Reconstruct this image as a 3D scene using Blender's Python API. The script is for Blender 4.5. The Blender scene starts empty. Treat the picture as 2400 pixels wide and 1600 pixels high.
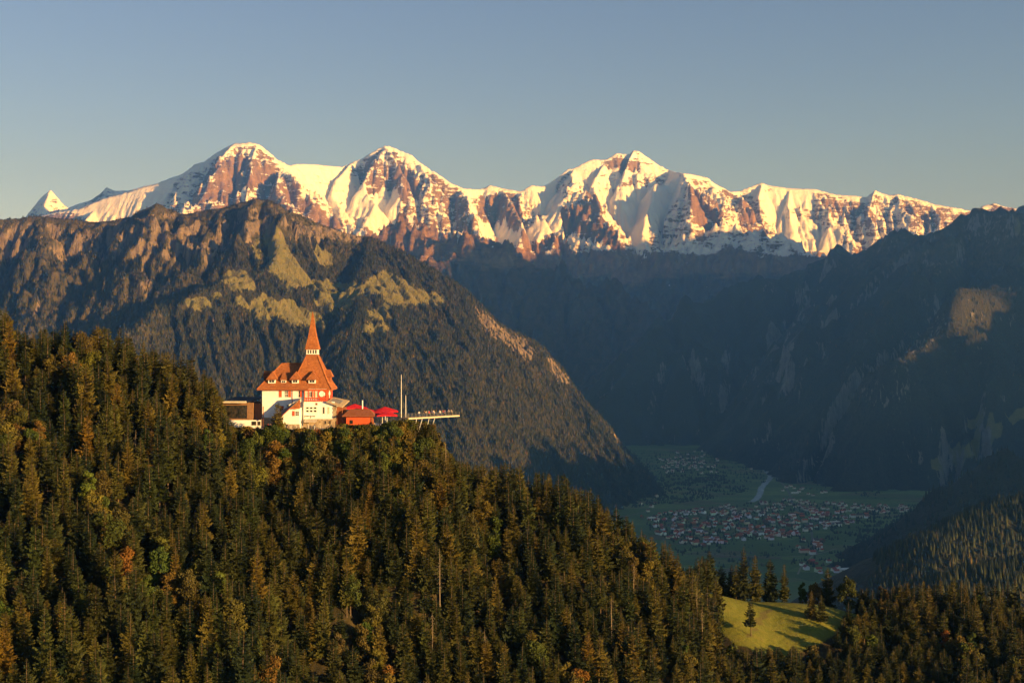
import bpy, bmesh, math, random
import numpy as np
from mathutils import Vector, Matrix

random.seed(7)
rng = np.random.default_rng(7)
SC = bpy.context.scene
COL = SC.collection
R = math.radians

# ------------------------------------------------------------------ camera, sky, sun, exposure
F = 3190.0            # focal length in photograph pixels (2400 px wide)
CX, CY, CAMZ = 1200.0, 800.0, 780.0

cam_d = bpy.data.cameras.new('camera')
cam_d.sensor_width = 36.0
cam_d.lens = 36.0 * F / 2400.0
cam_d.clip_start = 1.0
cam_d.clip_end = 90000.0
cam = bpy.data.objects.new('camera', cam_d)
cam.location = (0, 0, CAMZ)
cam.rotation_euler = (R(90), 0, 0)
COL.objects.link(cam)
SC.camera = cam

SUN_EL, SUN_BACK = R(7.0), R(33.0)      # low evening sun, right of the camera and a little behind it
SUN = Vector((math.cos(SUN_EL) * math.cos(SUN_BACK), -math.cos(SUN_EL) * math.sin(SUN_BACK), math.sin(SUN_EL)))

W = bpy.data.worlds.new('World')
SC.world = W
W.use_nodes = True
wn = W.node_tree.nodes
sky = wn.new('ShaderNodeTexSky')
sky.sky_type = 'NISHITA'
sky.sun_disc = False
sky.sun_elevation = SUN_EL
sky.sun_rotation = math.atan2(SUN.x, SUN.y)
sky.altitude = 2600.0
sky.air_density = 1.0
sky.dust_density = 0.5
sky.ozone_density = 1.1
wn['Background'].inputs['Strength'].default_value = 0.058
wb = wn.new('ShaderNodeMix')                     # the photograph's cool white balance
wb.data_type = 'RGBA'; wb.blend_type = 'MULTIPLY'
wb.inputs[0].default_value = 1.0
wb.inputs[7].default_value = (1.0, 0.90, 1.08, 1)
W.node_tree.links.new(sky.outputs['Color'], wb.inputs[6])
W.node_tree.links.new(wb.outputs[2], wn['Background'].inputs['Color'])

sl = bpy.data.lights.new('sun', 'SUN')
sl.energy = 5.0
sl.angle = R(0.5)
sl.color = (1.0, 0.63, 0.235)
so = bpy.data.objects.new('sun', sl)
so.rotation_euler = SUN.to_track_quat('Z', 'Y').to_euler()
so.location = (0, 0, 6000)
COL.objects.link(so)

SC.view_settings.view_transform = 'Standard'
SC.view_settings.look = 'None'
SC.view_settings.gamma = 1.0
SC.view_settings.use_curve_mapping = False
SC.view_settings.exposure = 1.38
SC.render.engine = 'CYCLES'
SC.cycles.max_bounces = 5
SC.cycles.diffuse_bounces = 2
SC.cycles.glossy_bounces = 2
SC.cycles.transmission_bounces = 3
SC.cycles.transparent_max_bounces = 6
SC.cycles.volume_bounces = 1
SC.cycles.use_denoising = True

# ------------------------------------------------------------------ helpers
def at(px, py, Y):
    """photograph pixel + distance along the view axis -> point in the scene"""
    return ((px - CX) / F * Y, Y, CAMZ + (CY - py) / F * Y)

def link(o, parent=None):
    COL.objects.link(o)
    if parent is not None:
        o.parent = parent
    return o

def tag(o, label=None, category=None, group=None, kind=None):
    if label: o['label'] = label
    if category: o['category'] = category
    if group: o['group'] = group
    if kind: o['kind'] = kind
    return o

def empty(name, loc, rz=0.0):
    o = bpy.data.objects.new(name, None)
    o.location = loc
    o.rotation_euler = (0, 0, rz)
    o.empty_display_size = 0.5
    return link(o)

def np_mesh(name, verts, faces, smooth=False, mat_idx=None):
    """verts (n,3), faces (m,k) arrays -> mesh"""
    me = bpy.data.meshes.new(name)
    v = np.asarray(verts, dtype=np.float32)
    f = np.asarray(faces, dtype=np.int32)
    k = f.shape[1]
    me.vertices.add(len(v)); me.vertices.foreach_set('co', v.ravel())
    me.loops.add(f.size); me.loops.foreach_set('vertex_index', f.ravel())
    me.polygons.add(len(f))
    me.polygons.foreach_set('loop_start', np.arange(0, f.size, k, dtype=np.int32))
    me.polygons.foreach_set('loop_total', np.full(len(f), k, dtype=np.int32))
    if smooth:
        me.polygons.foreach_set('use_smooth', np.ones(len(f), dtype=bool))
    if mat_idx is not None:
        me.polygons.foreach_set('material_index', np.asarray(mat_idx, dtype=np.int32))
    me.update(calc_edges=True)
    return me

def add_attr(me, name, vals):
    a = me.attributes.new(name, 'FLOAT', 'POINT')
    a.data.foreach_set('value', np.asarray(vals, dtype=np.float32).ravel())

# ---- numpy gradient noise
_P = rng.permutation(1024).astype(np.int32)
_ANG = rng.random(1024) * 2 * np.pi
_GX, _GY = np.cos(_ANG), np.sin(_ANG)
def perlin(x, y, s=0):
    xi = np.floor(x).astype(np.int64); yi = np.floor(y).astype(np.int64)
    xf = x - xi; yf = y - yi
    u = xf * xf * xf * (xf * (xf * 6 - 15) + 10); v = yf * yf * yf * (yf * (yf * 6 - 15) + 10)
    def g(ix, iy, dx, dy):
        h = _P[(_P[(ix + s * 37) & 1023] + iy) & 1023]
        return _GX[h] * dx + _GY[h] * dy
    a = g(xi, yi, xf, yf); b = g(xi + 1, yi, xf - 1, yf)
    c = g(xi, yi + 1, xf, yf - 1); d = g(xi + 1, yi + 1, xf - 1, yf - 1)
    return ((a + (b - a) * u) * (1 - v) + (c + (d - c) * u) * v) * 1.5
def fbm(x, y, octv=5, gain=0.5, s=0):
    t = np.zeros(np.broadcast(x, y).shape); a = 1.0; f = 1.0
    for i in range(octv):
        t += a * perlin(x * f, y * f, s + i); a *= gain; f *= 2.03
    return t
def ridged(x, y, octv=5, gain=0.5, s=0):
    t = np.zeros(np.broadcast(x, y).shape); a = 1.0; f = 1.0; w = 1.0
    for i in range(octv):
        n = 1 - np.abs(perlin(x * f, y * f, s + i)) * 1.4
        n = np.clip(n, 0, 1) ** 2
        t += a * n * w; w = np.clip(n * 1.6, 0, 1); a *= gain; f *= 2.1
    return t
def sstep(a, b, x):
    t = np.clip((x - a) / (b - a), 0, 1)
    return t * t * (3 - 2 * t)

# ---- terrain from ridge lines: every ridge is a 3D polyline with a fall-off profile on each side
class Terrain:
    def __init__(self):
        self.r = []
    def ridge(self, pts, front, back=None, arc=None):
        """pts [(x,y,z)], profiles = ([distance],[drop])"""
        def far(p):
            return (list(p[0]) + [p[0][-1] + 60000], list(p[1]) + [p[1][-1] + 30000])
        self.r.append((np.array(pts, float), far(front), far(back or front)))
    def height(self, X, Y):
        H = np.full(X.shape, -1e9)
        for P, fr, bk in self.r:
            best = np.full(X.shape, 1e18); zb = np.zeros(X.shape); sd = np.zeros(X.shape, bool)
            for i in range(len(P) - 1):
                ax, ay, az = P[i]; dx, dy, dz = P[i + 1] - P[i]
                L2 = dx * dx + dy * dy + 1e-9
                t = np.clip(((X - ax) * dx + (Y - ay) * dy) / L2, 0, 1)
                ex = X - (ax + t * dx); ey = Y - (ay + t * dy)
                d2 = ex * ex + ey * ey
                m = d2 < best
                best = np.where(m, d2, best); zb = np.where(m, az + t * dz, zb)
                sd = np.where(m, (dx * ey - dy * ex) < 0, sd)
            d = np.sqrt(best)
            h = zb - np.where(sd, np.interp(d, *fr), np.interp(d, *bk))
            H = np.maximum(H, h)
        return H
    def hit(self, px, py, y0, y1):
        Ys = np.linspace(y0, y1, 500)
        X = (px - CX) / F * Ys; Z = CAMZ + (CY - py) / F * Ys
        h = self.height(X, Ys)
        k = np.argmax(h >= Z)
        return Ys[k] if h[k] >= Z[k] else y1

def erode(h, n, steps=45, seed=1, k_er=0.3, k_dep=0.25, cap=4.0, inertia=0.15, mask=None):
    """many water drops run downhill at once and carve gullies; heights in cells"""
    g = np.random.default_rng(seed)
    ny, nx = h.shape
    for b in range(max(1, n // 30000)):
        m = min(n, 30000)
        x = g.random(m) * (nx - 3) + 1; y = g.random(m) * (ny - 3) + 1
        vx = np.zeros(m); vy = np.zeros(m); sed = np.zeros(m); sp = np.ones(m); wat = np.ones(m)
        for s in range(steps):
            ix = x.astype(int); iy = y.astype(int); fx = x - ix; fy = y - iy
            h00 = h[iy, ix]; h10 = h[iy, ix + 1]; h01 = h[iy + 1, ix]; h11 = h[iy + 1, ix + 1]
            gx = (h10 - h00) * (1 - fy) + (h11 - h01) * fy
            gy = (h01 - h00) * (1 - fx) + (h11 - h10) * fx
            h0 = h00 * (1 - fx) * (1 - fy) + h10 * fx * (1 - fy) + h01 * (1 - fx) * fy + h11 * fx * fy
            vx = vx * inertia - gx * (1 - inertia); vy = vy * inertia - gy * (1 - inertia)
            L = np.sqrt(vx * vx + vy * vy) + 1e-9
            vx /= L; vy /= L
            nxp = np.clip(x + vx, 1, nx - 2.01); nyp = np.clip(y + vy, 1, ny - 2.01)
            jx = nxp.astype(int); jy = nyp.astype(int); ux = nxp - jx; uy = nyp - jy
            h1 = (h[jy, jx] * (1 - ux) * (1 - uy) + h[jy, jx + 1] * ux * (1 - uy)
                  + h[jy + 1, jx] * (1 - ux) * uy + h[jy + 1, jx + 1] * ux * uy)
            dh = h1 - h0
            c = np.maximum(-dh, 0.02) * sp * wat * cap
            up = dh > 0
            dep = np.where(up, np.minimum(dh, sed), np.where(sed > c, (sed - c) * k_dep, 0))
            er = np.where(~up & (sed <= c), np.minimum((c - sed) * k_er, np.maximum(-dh, 0) * 0.5), 0)
            d = dep - er
            sed -= d
            d = np.where((x < 3) | (x > nx - 4) | (y < 3) | (y > ny - 4), 0, d)
            k = iy * nx + ix
            D = np.bincount(np.concatenate([k, k + 1, k + nx, k + nx + 1]),
                            np.concatenate([d * (1 - fx) * (1 - fy), d * fx * (1 - fy), d * (1 - fx) * fy, d * fx * fy]), h.size)
            h += np.clip(D, -0.12, 0.05).reshape(h.shape)
            sp = np.clip(np.sqrt(np.maximum(sp * sp - dh * 2.0, 0.01)), 0.1, 3.0)
            wat *= 0.985
            x, y = nxp, nyp
    return h

def grid_axes(x0, x1, y0, y1, dx, dy):
    xs = np.arange(x0, x1 + dx, dx); ys = np.arange(y0, y1 + dy, dy)
    X, Y = np.meshgrid(xs, ys)
    return X, Y
def grid_mesh(name, X, Y, Z, zmin=-40.0, smooth=True, attrs=None, keep=None):
    ny, nx = X.shape
    idx = np.arange(nx * ny).reshape(ny, nx)
    q = np.stack([idx[:-1, :-1], idx[:-1, 1:], idx[1:, 1:], idx[1:, :-1]], -1).reshape(-1, 4)
    zf = np.maximum(Z.ravel(), -12.0)
    k = (zf[q].max(1) > max(zmin, -11.0))
    if keep is not None:
        k &= keep.ravel()[q].any(1)
    q = q[k]
    used = np.zeros(nx * ny, bool); used[q.ravel()] = True
    rm = np.cumsum(used) - 1
    V = np.stack([X.ravel(), Y.ravel(), zf], -1)[used]
    me = np_mesh(name, V, rm[q], smooth)
    for n, a in (attrs or {}).items():
        add_attr(me, n, a.ravel()[used])
    return me
def bil(Z, X, Y, x, y):
    """bilinear height lookup"""
    dx = X[0, 1] - X[0, 0]; dy = Y[1, 0] - Y[0, 0]
    u = np.clip((x - X[0, 0]) / dx, 0, X.shape[1] - 1.001); v = np.clip((y - Y[0, 0]) / dy, 0, X.shape[0] - 1.001)
    i = u.astype(int); j = v.astype(int); a = u - i; b = v - j
    return (Z[j, i] * (1 - a) * (1 - b) + Z[j, i + 1] * a * (1 - b) + Z[j + 1, i] * (1 - a) * b + Z[j + 1, i + 1] * a * b)
def inpoly(px, py, poly):
    r = np.zeros(px.shape, bool); n = len(poly)
    for i in range(n):
        x1, y1 = poly[i]; x2, y2 = poly[(i + 1) % n]
        c = ((y1 > py) != (y2 > py)) & (px < (x2 - x1) * (py - y1) / (y2 - y1 + 1e-12) + x1)
        r ^= c
    return r
def blur(A, n=1):
    for _ in range(n):
        B = np.pad(A, 1, mode='edge')
        A = (B[:-2, 1:-1] + B[2:, 1:-1] + B[1:-1, :-2] + B[1:-1, 2:] + 2 * A) / 6
    return A
def slope_of(X, Y, Z):
    gy, gx = np.gradient(Z, Y[1, 0] - Y[0, 0], X[0, 1] - X[0, 0])
    return np.sqrt(gx * gx + gy * gy), gx, gy

# ---- node material helper
class NT:
    def __init__(self, name):
        self.m = bpy.data.materials.new(name)
        self.m.use_nodes = True
        self.t = self.m.node_tree
        self.n = self.t.nodes
        self.b = self.n['Principled BSDF']
        self.b.inputs['Roughness'].default_value = 0.85
        self.b.inputs['Specular IOR Level'].default_value = 0.2
    def node(self, typ, **kw):
        o = self.n.new(typ)
        for k, v in kw.items():
            if k.startswith('i_'):
                self.put(o, k[2:].replace('_', ' '), v)
            else:
                setattr(o, k, v)
        return o
    def put(self, o, k, v):
        s = o.inputs[int(k)] if k.isdigit() else o.inputs[k]
        if isinstance(v, bpy.types.NodeSocket):
            self.t.links.new(v, s)
        else:
            s.default_value = v
    def math(self, op, a, b=0.0, c=0.0, clamp=False):
        o = self.n.new('ShaderNodeMath'); o.operation = op; o.use_clamp = clamp
        self.put(o, '0', a); self.put(o, '1', b); self.put(o, '2', c)
        return o.outputs[0]
    def noise(self, scale, detail=6, rough=0.55, vec=None, dist=0.0):
        o = self.node('ShaderNodeTexNoise')
        self.put(o, 'Scale', scale); self.put(o, 'Detail', detail); self.put(o, 'Roughness', rough); self.put(o, 'Distortion', dist)
        self.put(o, 'Vector', vec if vec is not None else self.pos())
        return o.outputs['Fac']
    def pos(self):
        if not hasattr(self, '_pos'):
            self._pos = self.node('ShaderNodeNewGeometry').outputs['Position']
        return self._pos
    def mapping(self, scale, vec=None, rot=(0, 0, 0)):
        o = self.node('ShaderNodeMapping')
        self.put(o, 'Vector', vec if vec is not None else self.pos())
        o.inputs['Scale'].default_value = scale
        o.inputs['Rotation'].default_value = rot
        return o.outputs[0]
    def attr(self, name):
        return self.node('ShaderNodeAttribute', attribute_name=name).outputs['Fac']
    def ramp(self, fac, stops, mode='LINEAR'):
        o = self.node('ShaderNodeValToRGB')
        o.color_ramp.interpolation = mode
        e = o.color_ramp.elements
        while len(e) < len(stops): e.new(0.5)
        for k, (p, c) in enumerate(stops):
            e[k].position = p; e[k].color = (*c, 1) if len(c) == 3 else c
        self.put(o, 'Fac', fac)
        return o.outputs['Color']
    def mix(self, fac, a, b, mode='MIX'):
        o = self.node('ShaderNodeMix', data_type='RGBA', blend_type=mode)
        self.put(o, '0', fac)
        for k, v in ((6, a), (7, b)):
            if isinstance(v, tuple): v = (*v, 1) if len(v) == 3 else v
            self.put(o, str(k), v)
        return o.outputs[2]
    def mapr(self, v, a, b, c=0.0, d=1.0):
        o = self.node('ShaderNodeMapRange')
        o.interpolation_type = 'SMOOTHSTEP'
        for k, x in enumerate((v, a, b, c, d)): self.put(o, str(k), x)
        return o.outputs[0]
    def bump(self, h, dist, strength=1.0):
        o = self.node('ShaderNodeBump')
        self.put(o, 'Height', h); self.put(o, 'Distance', dist); self.put(o, 'Strength', strength)
        self.t.links.new(o.outputs[0], self.b.inputs['Normal'])
        return o
    def base(self, c):
        if isinstance(c, tuple): c = (*c, 1) if len(c) == 3 else c
        self.put(self.b, 'Base Color', c)
        return self.m

def plain(name, col, rough=0.8, var=0.12, scale=1.2, metal=0.0):
    """a painted or natural surface with slight wear and tone variation"""
    t = NT(name)
    n = t.noise(scale, 4, 0.6, t.node('ShaderNodeTexCoord').outputs['Object'])
    lo = tuple(max(0, c * (1 - var)) for c in col); hi = tuple(min(1, c * (1 + var)) for c in col)
    t.b.inputs['Roughness'].default_value = rough
    t.b.inputs['Metallic'].default_value = metal
    return t.base(t.ramp(n, [(0.3, lo), (0.7, hi)]))

# ------------------------------------------------------------------ valley floor (one sheet to the horizon)
def mat_valley():
    t = NT('valley_fields')
    vec = t.mapping((1 / 210.0, 1 / 120.0, 1), rot=(0, 0, 0.35))
    v = t.node('ShaderNodeTexVoronoi'); t.put(v, 'Vector', vec); t.put(v, 'Scale', 1.0)
    sep = t.node('ShaderNodeSeparateColor'); t.put(sep, '0', v.outputs['Color'])
    c = t.ramp(sep.outputs[0], [(0, (0.075, 0.12, 0.03)), (0.3, (0.14, 0.20, 0.05)), (0.55, (0.09, 0.145, 0.04)), (0.78, (0.17, 0.165, 0.065)), (0.92, (0.13, 0.10, 0.06))], 'CONSTANT')
    n = t.noise(0.004, 6, 0.6)
    c = t.mix(t.mapr(n, 0.35, 0.65, 0, 0.6), c, (0.09, 0.14, 0.035))
    n2 = t.noise(0.05, 4, 0.6)
    c = t.mix(t.mapr(n2, 0.3, 0.8, 0, 0.35), c, (0.03, 0.045, 0.018))
    return t.base(c)
GX_, GY_ = np.meshgrid(np.linspace(-12900, 12900, 44), np.linspace(-1900, 23900, 44))
ground = bpy.data.objects.new('ground', grid_mesh('ground', GX_, GY_, np.zeros(GX_.shape), zmin=-1, smooth=False))
ground.data.materials.append(mat_valley())
tag(link(ground), 'flat green valley floor of fields between the mountains', 'ground', kind='structure')

# ------------------------------------------------------------------ rock / snow material of the high range
def mat_alps():
    t = NT('alpine_rock_and_snow')
    s = t.attr('snow')
    warp = t.mapping((1 / 230.0, 1 / 230.0, 1 / 42.0))
    nb = t.noise(1.0, 11, 0.72, warp, 0.5)                       # ledges: flat in z
    vert = t.mapping((1 / 55.0, 1 / 90.0, 1 / 420.0))
    nv = t.noise(1.0, 6, 0.62, vert, 0.3)                       # flutings: long in z
    fine = t.noise(1 / 34.0, 6, 0.7)
    k = t.math('ADD', t.math('MULTIPLY', t.math('SUBTRACT', nb, 0.5), 2.1), t.math('MULTIPLY', t.math('SUBTRACT', nv, 0.5), 0.5))
    k = t.math('ADD', k, t.math('MULTIPLY', t.math('SUBTRACT', fine, 0.5), 0.9))
    f = t.mapr(t.math('ADD', s, k), 0.45, 0.52)
    rock = t.ramp(t.noise(1 / 130.0, 8, 0.65, dist=0.5), [(0.3, (0.10, 0.065, 0.036)), (0.5, (0.27, 0.175, 0.085)), (0.7, (0.43, 0.29, 0.145))])
    rock = t.mix(t.mapr(nv, 0.35, 0.6, 0, 0.6), rock, (0.18, 0.115, 0.058))
    low = t.attr('low')                                          # grass and heath on the low shoulders
    grass = t.ramp(t.noise(1 / 90.0, 6, 0.6), [(0.35, (0.045, 0.038, 0.022)), (0.65, (0.10, 0.07, 0.035))])
    rock = t.mix(t.mapr(t.math('ADD', low, t.math('MULTIPLY', t.math('SUBTRACT', nb, 0.5), 0.8)), 0.4, 0.65), rock, grass)
    snow = t.ramp(fine, [(0.3, (0.74, 0.74, 0.76)), (0.7, (0.86, 0.85, 0.85))])
    h = t.math('ADD', t.math('MULTIPLY', nb, 0.6), t.math('ADD', t.math('MULTIPLY', nv, 0.45), t.math('MULTIPLY', fine, 0.3)))
    hb = t.math('MULTIPLY', h, t.mapr(f, 0.0, 1.0, 1.0, 0.32))
    t.bump(hb, 75.0, 1.0)
    t.b.inputs['Roughness'].default_value = 0.8
    return t.base(t.mix(f, rock, snow))

# ------------------------------------------------------------------ the high range
def seq(s, Ydef):
    out = []
    for p in s:
        out.append(at(p[0], p[1], p[2] if len(p) > 2 else Ydef))
    return out
FAR = Terrain()
wall = ([0, 300, 900, 1800, 3200, 6000, 9000], [0, 420, 1080, 1750, 2250, 2750, 3300])
back = ([0, 3000, 9000], [0, 2400, 5000])
soft = ([0, 400, 1200, 3000, 6000], [0, 380, 900, 1700, 2700])
crest = [(-60, 520, 18300), (60, 512, 18200), (130, 497, 18100), (185, 489, 18000), (240, 465, 18000), (300, 448, 17950), (360, 431, 17900), (408, 413, 17850),
         (430, 405, 17850), (455, 385), (480, 379), (500, 362), (530, 345), (545, 338), (585, 333), (605, 337), (625, 352), (650, 374), (676, 387),
         (695, 384, 18200), (740, 384, 18700), (800, 391, 19000), (822, 381, 19150), (855, 368, 19200), (872, 357, 19200), (900, 340, 19250), (912, 340, 19250), (938, 353, 19250), (965, 363, 19200), (985, 380, 19150),
         (1005, 393, 19100), (1030, 409, 19050), (1060, 430, 19000), (1085, 441, 19000), (1112, 443, 19300), (1132, 441, 19400), (1148, 433, 19400), (1178, 442, 19400), (1222, 448, 19400),
         (1244, 433, 19450), (1272, 437, 19500), (1300, 420, 19600), (1330, 396, 19700), (1344, 394, 19750), (1382, 374, 19850), (1420, 373, 19900), (1445, 358, 19950), (1476, 360, 20000), (1484, 351, 20000), (1497, 354, 20000),
         (1540, 384, 20000), (1570, 398, 19950), (1601, 406, 19500), (1622, 408, 19600), (1658, 415, 19700), (1680, 432, 19800), (1712, 449, 19900), (1735, 446, 20200), (1785, 427, 20300), (1802, 434, 20300), (1850, 441, 20300), (1912, 444, 20300),
         (1958, 456, 20300), (2012, 459, 20300), (2032, 462, 20300), (2048, 446, 20300), (2082, 457, 20300), (2104, 455, 20300), (2150, 466, 20300), (2186, 478, 20300), (2230, 485, 20300),
         (2288, 495, 20400), (2303, 482, 20400), (2330, 475, 20400), (2352, 483, 20400), (2375, 486, 20400), (2400, 495, 20400), (2480, 500, 20400)]
FAR.ridge(seq(crest, 17800), wall, back)
# peaks standing farther back on the left
FAR.ridge(seq([(40, 520), (62, 505), (90, 470), (108, 452), (118, 444), (130, 456), (152, 482), (185, 500)], 20500), ([0, 600, 2000, 5000], [0, 620, 1500, 2600]), back)
FAR.ridge(seq([(165, 484), (215, 468), (236, 452), (249, 438), (268, 446), (300, 447), (340, 436), (400, 425)], 19300), ([0, 600, 2000, 5000], [0, 520, 1300, 2400]), back)
# buttresses: pixel on the face and how far they stand out from it
def rib(pts, prof, y0=14000, y1=20600):
    out = []
    base = Terrain(); base.r = list(FAR.r)
    for (px, py, pr) in pts:
        out.append(at(px, py, base.hit(px, py, y0, y1) - pr))
    FAR.ridge(out, prof, prof)
sharp = ([0, 60, 300, 900, 2500], [0, 95, 420, 1100, 2700])
mid = ([0, 100, 400, 1200, 3000], [0, 100, 400, 1150, 2600])
rib([(541, 341, 60), (528, 365, 190), (505, 400, 300), (480, 440, 380), (450, 470, 430), (420, 500, 470), (380, 560, 480)], mid)        # north-east rib of the first peak
rib([(652, 375, 40), (665, 405, 190), (700, 440, 330), (740, 480, 430), (775, 515, 480), (800, 545, 520), (840, 600, 520)], sharp)     # its west ridge
rib([(655, 400, 150), (652, 430, 280), (668, 460, 330), (690, 490, 330)], sharp)
rib([(600, 345, 40), (592, 380, 120), (585, 430, 150), (575, 480, 150)], sharp)
rib([(822, 383, 60), (790, 420, 150), (775, 450, 200), (800, 500, 260), (850, 540, 260), (880, 570, 240)], mid)
rib([(903, 342, 40), (893, 370, 150), (870, 400, 250), (850, 440, 330), (880, 480, 300), (925, 530, 260)], mid)
rib([(905, 345, 60), (935, 400, 220), (945, 440, 300), (962, 470, 320), (975, 510, 260), (990, 550, 200)], sharp)
rib([(985, 382, 60), (1010, 430, 260), (1022, 475, 330), (1040, 510, 300), (1060, 545, 240)], mid)
rib([(1080, 442, 60), (1096, 470, 320), (1106, 500, 480), (1120, 540, 560), (1135, 565, 600)], sharp)
rib([(1178, 444, 60), (1198, 470, 340), (1208, 500, 430), (1222, 530, 470)], sharp)
rib([(1222, 450, 60), (1215, 490, 250), (1240, 520, 250), (1275, 520, 350), (1310, 545, 380)], mid)
rib([(1344, 396, 60), (1338, 420, 240), (1345, 440, 380), (1376, 455, 520), (1402, 480, 640), (1425, 515, 720), (1448, 545, 760), (1475, 575, 780)], mid)
rib([(1484, 353, 30), (1470, 380, 120), (1462, 410, 160), (1455, 430, 180)], sharp)
rib([(1420, 375, 20), (1405, 400, 120), (1390, 425, 160), (1382, 445, 200)], sharp)
rib([(1601, 408, 40), (1560, 432, 260), (1535, 432, 420), (1530, 470, 560), (1512, 510, 620), (1505, 560, 560), (1530, 600, 520)], mid)
rib([(1602, 408, 40), (1612, 430, 350), (1618, 460, 560), (1622, 500, 620), (1640, 535, 560)], sharp)
rib([(1660, 417, 40), (1672, 440, 160), (1700, 480, 300), (1690, 510, 300)], mid)
rib([(1715, 450, 40), (1738, 460, 300), (1742, 490, 480), (1765, 520, 560), (1800, 555, 600)], sharp)
rib([(1785, 429, 40), (1778, 460, 260), (1782, 490, 300), (1790, 520, 260)], sharp)
rib([(1850, 443, 20), (1846, 480, 140), (1852, 520, 140)], sharp)
rib([(1905, 446, 20), (1940, 490, 180), (1946, 525, 260), (1985, 560, 260)], sharp)
rib([(2048, 448, 30), (2034, 500, 200), (2050, 545, 240)], sharp)
rib([(2104, 457, 30), (2125, 500, 200), (2150, 540, 240)], sharp)
rib([(2186, 480, 30), (2205, 520, 200)], sharp)
rib([(240, 466, 30), (215, 500, 200), (180, 540, 260)], mid)
rib([(100, 503, 20), (115, 520, 140), (140, 560, 200)], mid)
# low dark shoulders in front of the range
FAR.ridge(seq([(780, 585, 15600), (840, 545, 15300), (880, 560, 15100), (918, 575, 14800), (945, 517, 14600), (968, 522, 14500), (1000, 545, 14400), (1030, 560, 14300), (1078, 566, 14200), (1096, 541, 14100), (1118, 548, 14050), (1142, 562, 14000), (1170, 580, 13900), (1250, 612, 13700), (1330, 640, 13500), (1420, 668, 13300), (1500, 700, 13000), (1540, 760, 12700)], 14000),
          ([0, 150, 600, 1600, 4000], [0, 110, 420, 1000, 2200]))
FAR.ridge(seq([(1440, 640, 17200), (1520, 612, 17000), (1580, 585, 16900), (1660, 575, 16800), (1740, 560, 16700), (1770, 552, 16600), (1830, 553, 16500), (1850, 562, 16400), (1880, 582, 16200), (1920, 600, 16000), (1990, 640, 15600)], 16500),
          ([0, 150, 500, 1500, 4000], [0, 140, 480, 1150, 2300]))

FX, FY = grid_axes(-8600, 8700, 10400, 21200, 20.0, 20.0)
hz = FAR.height(FX, FY)
hz = np.maximum(hz, -60)
dep = np.clip((FAR.height(FX, FY + 0) * 0 + 1), 0, 1)
crestd = Terrain(); crestd.r = FAR.r[:1]
wob = fbm(FX / 900, FY / 900, 4, 0.5, 3)
rg = ridged(FX / 480 + 0.25 * wob, FY / 480 + 0.25 * wob, 6, 0.58, 11)
above = np.clip((hz - 200) / 1400, 0, 1)
# keep the traced crest, roughen below it
Pc = np.array(seq(crest, 17800))
zc = np.interp(FX.ravel(), Pc[:, 0][np.argsort(Pc[:, 0])], Pc[:, 2][np.argsort(Pc[:, 0])]).reshape(FX.shape)
free = np.clip((zc - hz) / 350, 0.06, 1.0)
fpx = CX + F * FX / FY; fpy = CY - F * (hz - CAMZ) / FY
wx = fpx + 9 * fbm(FX / 240, FY / 240, 3, 0.6, 41); wy = fpy + 7 * fbm(FX / 240 + 9, FY / 240, 3, 0.6, 43)
bias = np.zeros(FX.shape)
def area(v, *pts):
    global bias
    bias = np.where(inpoly(wx, wy, pts), v, bias)
ROCK = -0.22
area(-0.20, (430, 500), (470, 430), (545, 345), (600, 336), (640, 375), (700, 450), (780, 545), (700, 560))
area(ROCK - 0.05, (455, 500), (500, 430), (545, 365), (610, 370), (640, 400), (660, 440), (735, 520), (700, 560), (600, 480))
area(-0.02, (560, 450), (600, 440), (640, 455), (630, 475), (560, 475))
area(0.25, (185, 488), (400, 415), (390, 470), (300, 540), (200, 540))
area(-0.34, (60, 512), (125, 490), (175, 500), (210, 530), (60, 540))
area(-0.30, (165, 500), (215, 468), (249, 438), (300, 447), (260, 462), (185, 488))
area(0.12, (680, 385), (800, 392), (850, 430), (860, 520), (780, 500), (700, 430))
area(-0.34, (700, 470), (735, 490), (800, 540), (830, 560), (770, 560))
area(-0.16, (830, 395), (905, 350), (980, 400), (985, 440), (960, 480), (900, 450), (860, 440))
area(-0.32, (930, 400), (975, 400), (975, 440), (950, 470), (925, 440))
area(0.22, (880, 440), (930, 445), (935, 500), (980, 540), (960, 570), (900, 560), (800, 470), (820, 455))
area(-0.20, (990, 400), (1085, 445), (1120, 560), (1060, 560), (1040, 480))
area(-0.36, (1125, 460), (1200, 448), (1220, 470), (1228, 540), (1195, 545), (1120, 520))
area(0.45, (1120, 530), (1180, 525), (1210, 545), (1300, 510), (1360, 560), (1400, 575), (1330, 570), (1240, 545), (1180, 575), (1130, 555))
area(0.30, (1230, 440), (1300, 430), (1320, 470), (1340, 520), (1280, 515), (1240, 470))
area(-0.42, (1215, 555), (1320, 548), (1330, 590), (1230, 590))
area(-0.40, (1370, 450), (1400, 470), (1440, 540), (1470, 590), (1400, 570), (1320, 545), (1310, 500))
area(0.10, (1340, 395), (1480, 372), (1570, 405), (1500, 415), (1400, 445), (1350, 445))
area(-0.34, (1420, 372), (1470, 365), (1500, 380), (1500, 392), (1440, 398), (1400, 385))
area(0.35, (1400, 450), (1530, 430), (1600, 410), (1590, 470), (1530, 540), (1510, 600), (1470, 560), (1420, 490))
area(-0.34, (1612, 425), (1660, 470), (1700, 500), (1690, 535), (1640, 530), (1615, 490))
area(-0.28, (1690, 440), (1740, 460), (1770, 500), (1810, 560), (1740, 545), (1730, 490))
area(0.30, (1745, 445), (1900, 445), (1900, 480), (1800, 520), (1780, 470))
area(0.35, (1800, 525), (1900, 510), (1950, 540), (2000, 595), (1890, 595), (1830, 555))
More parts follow.
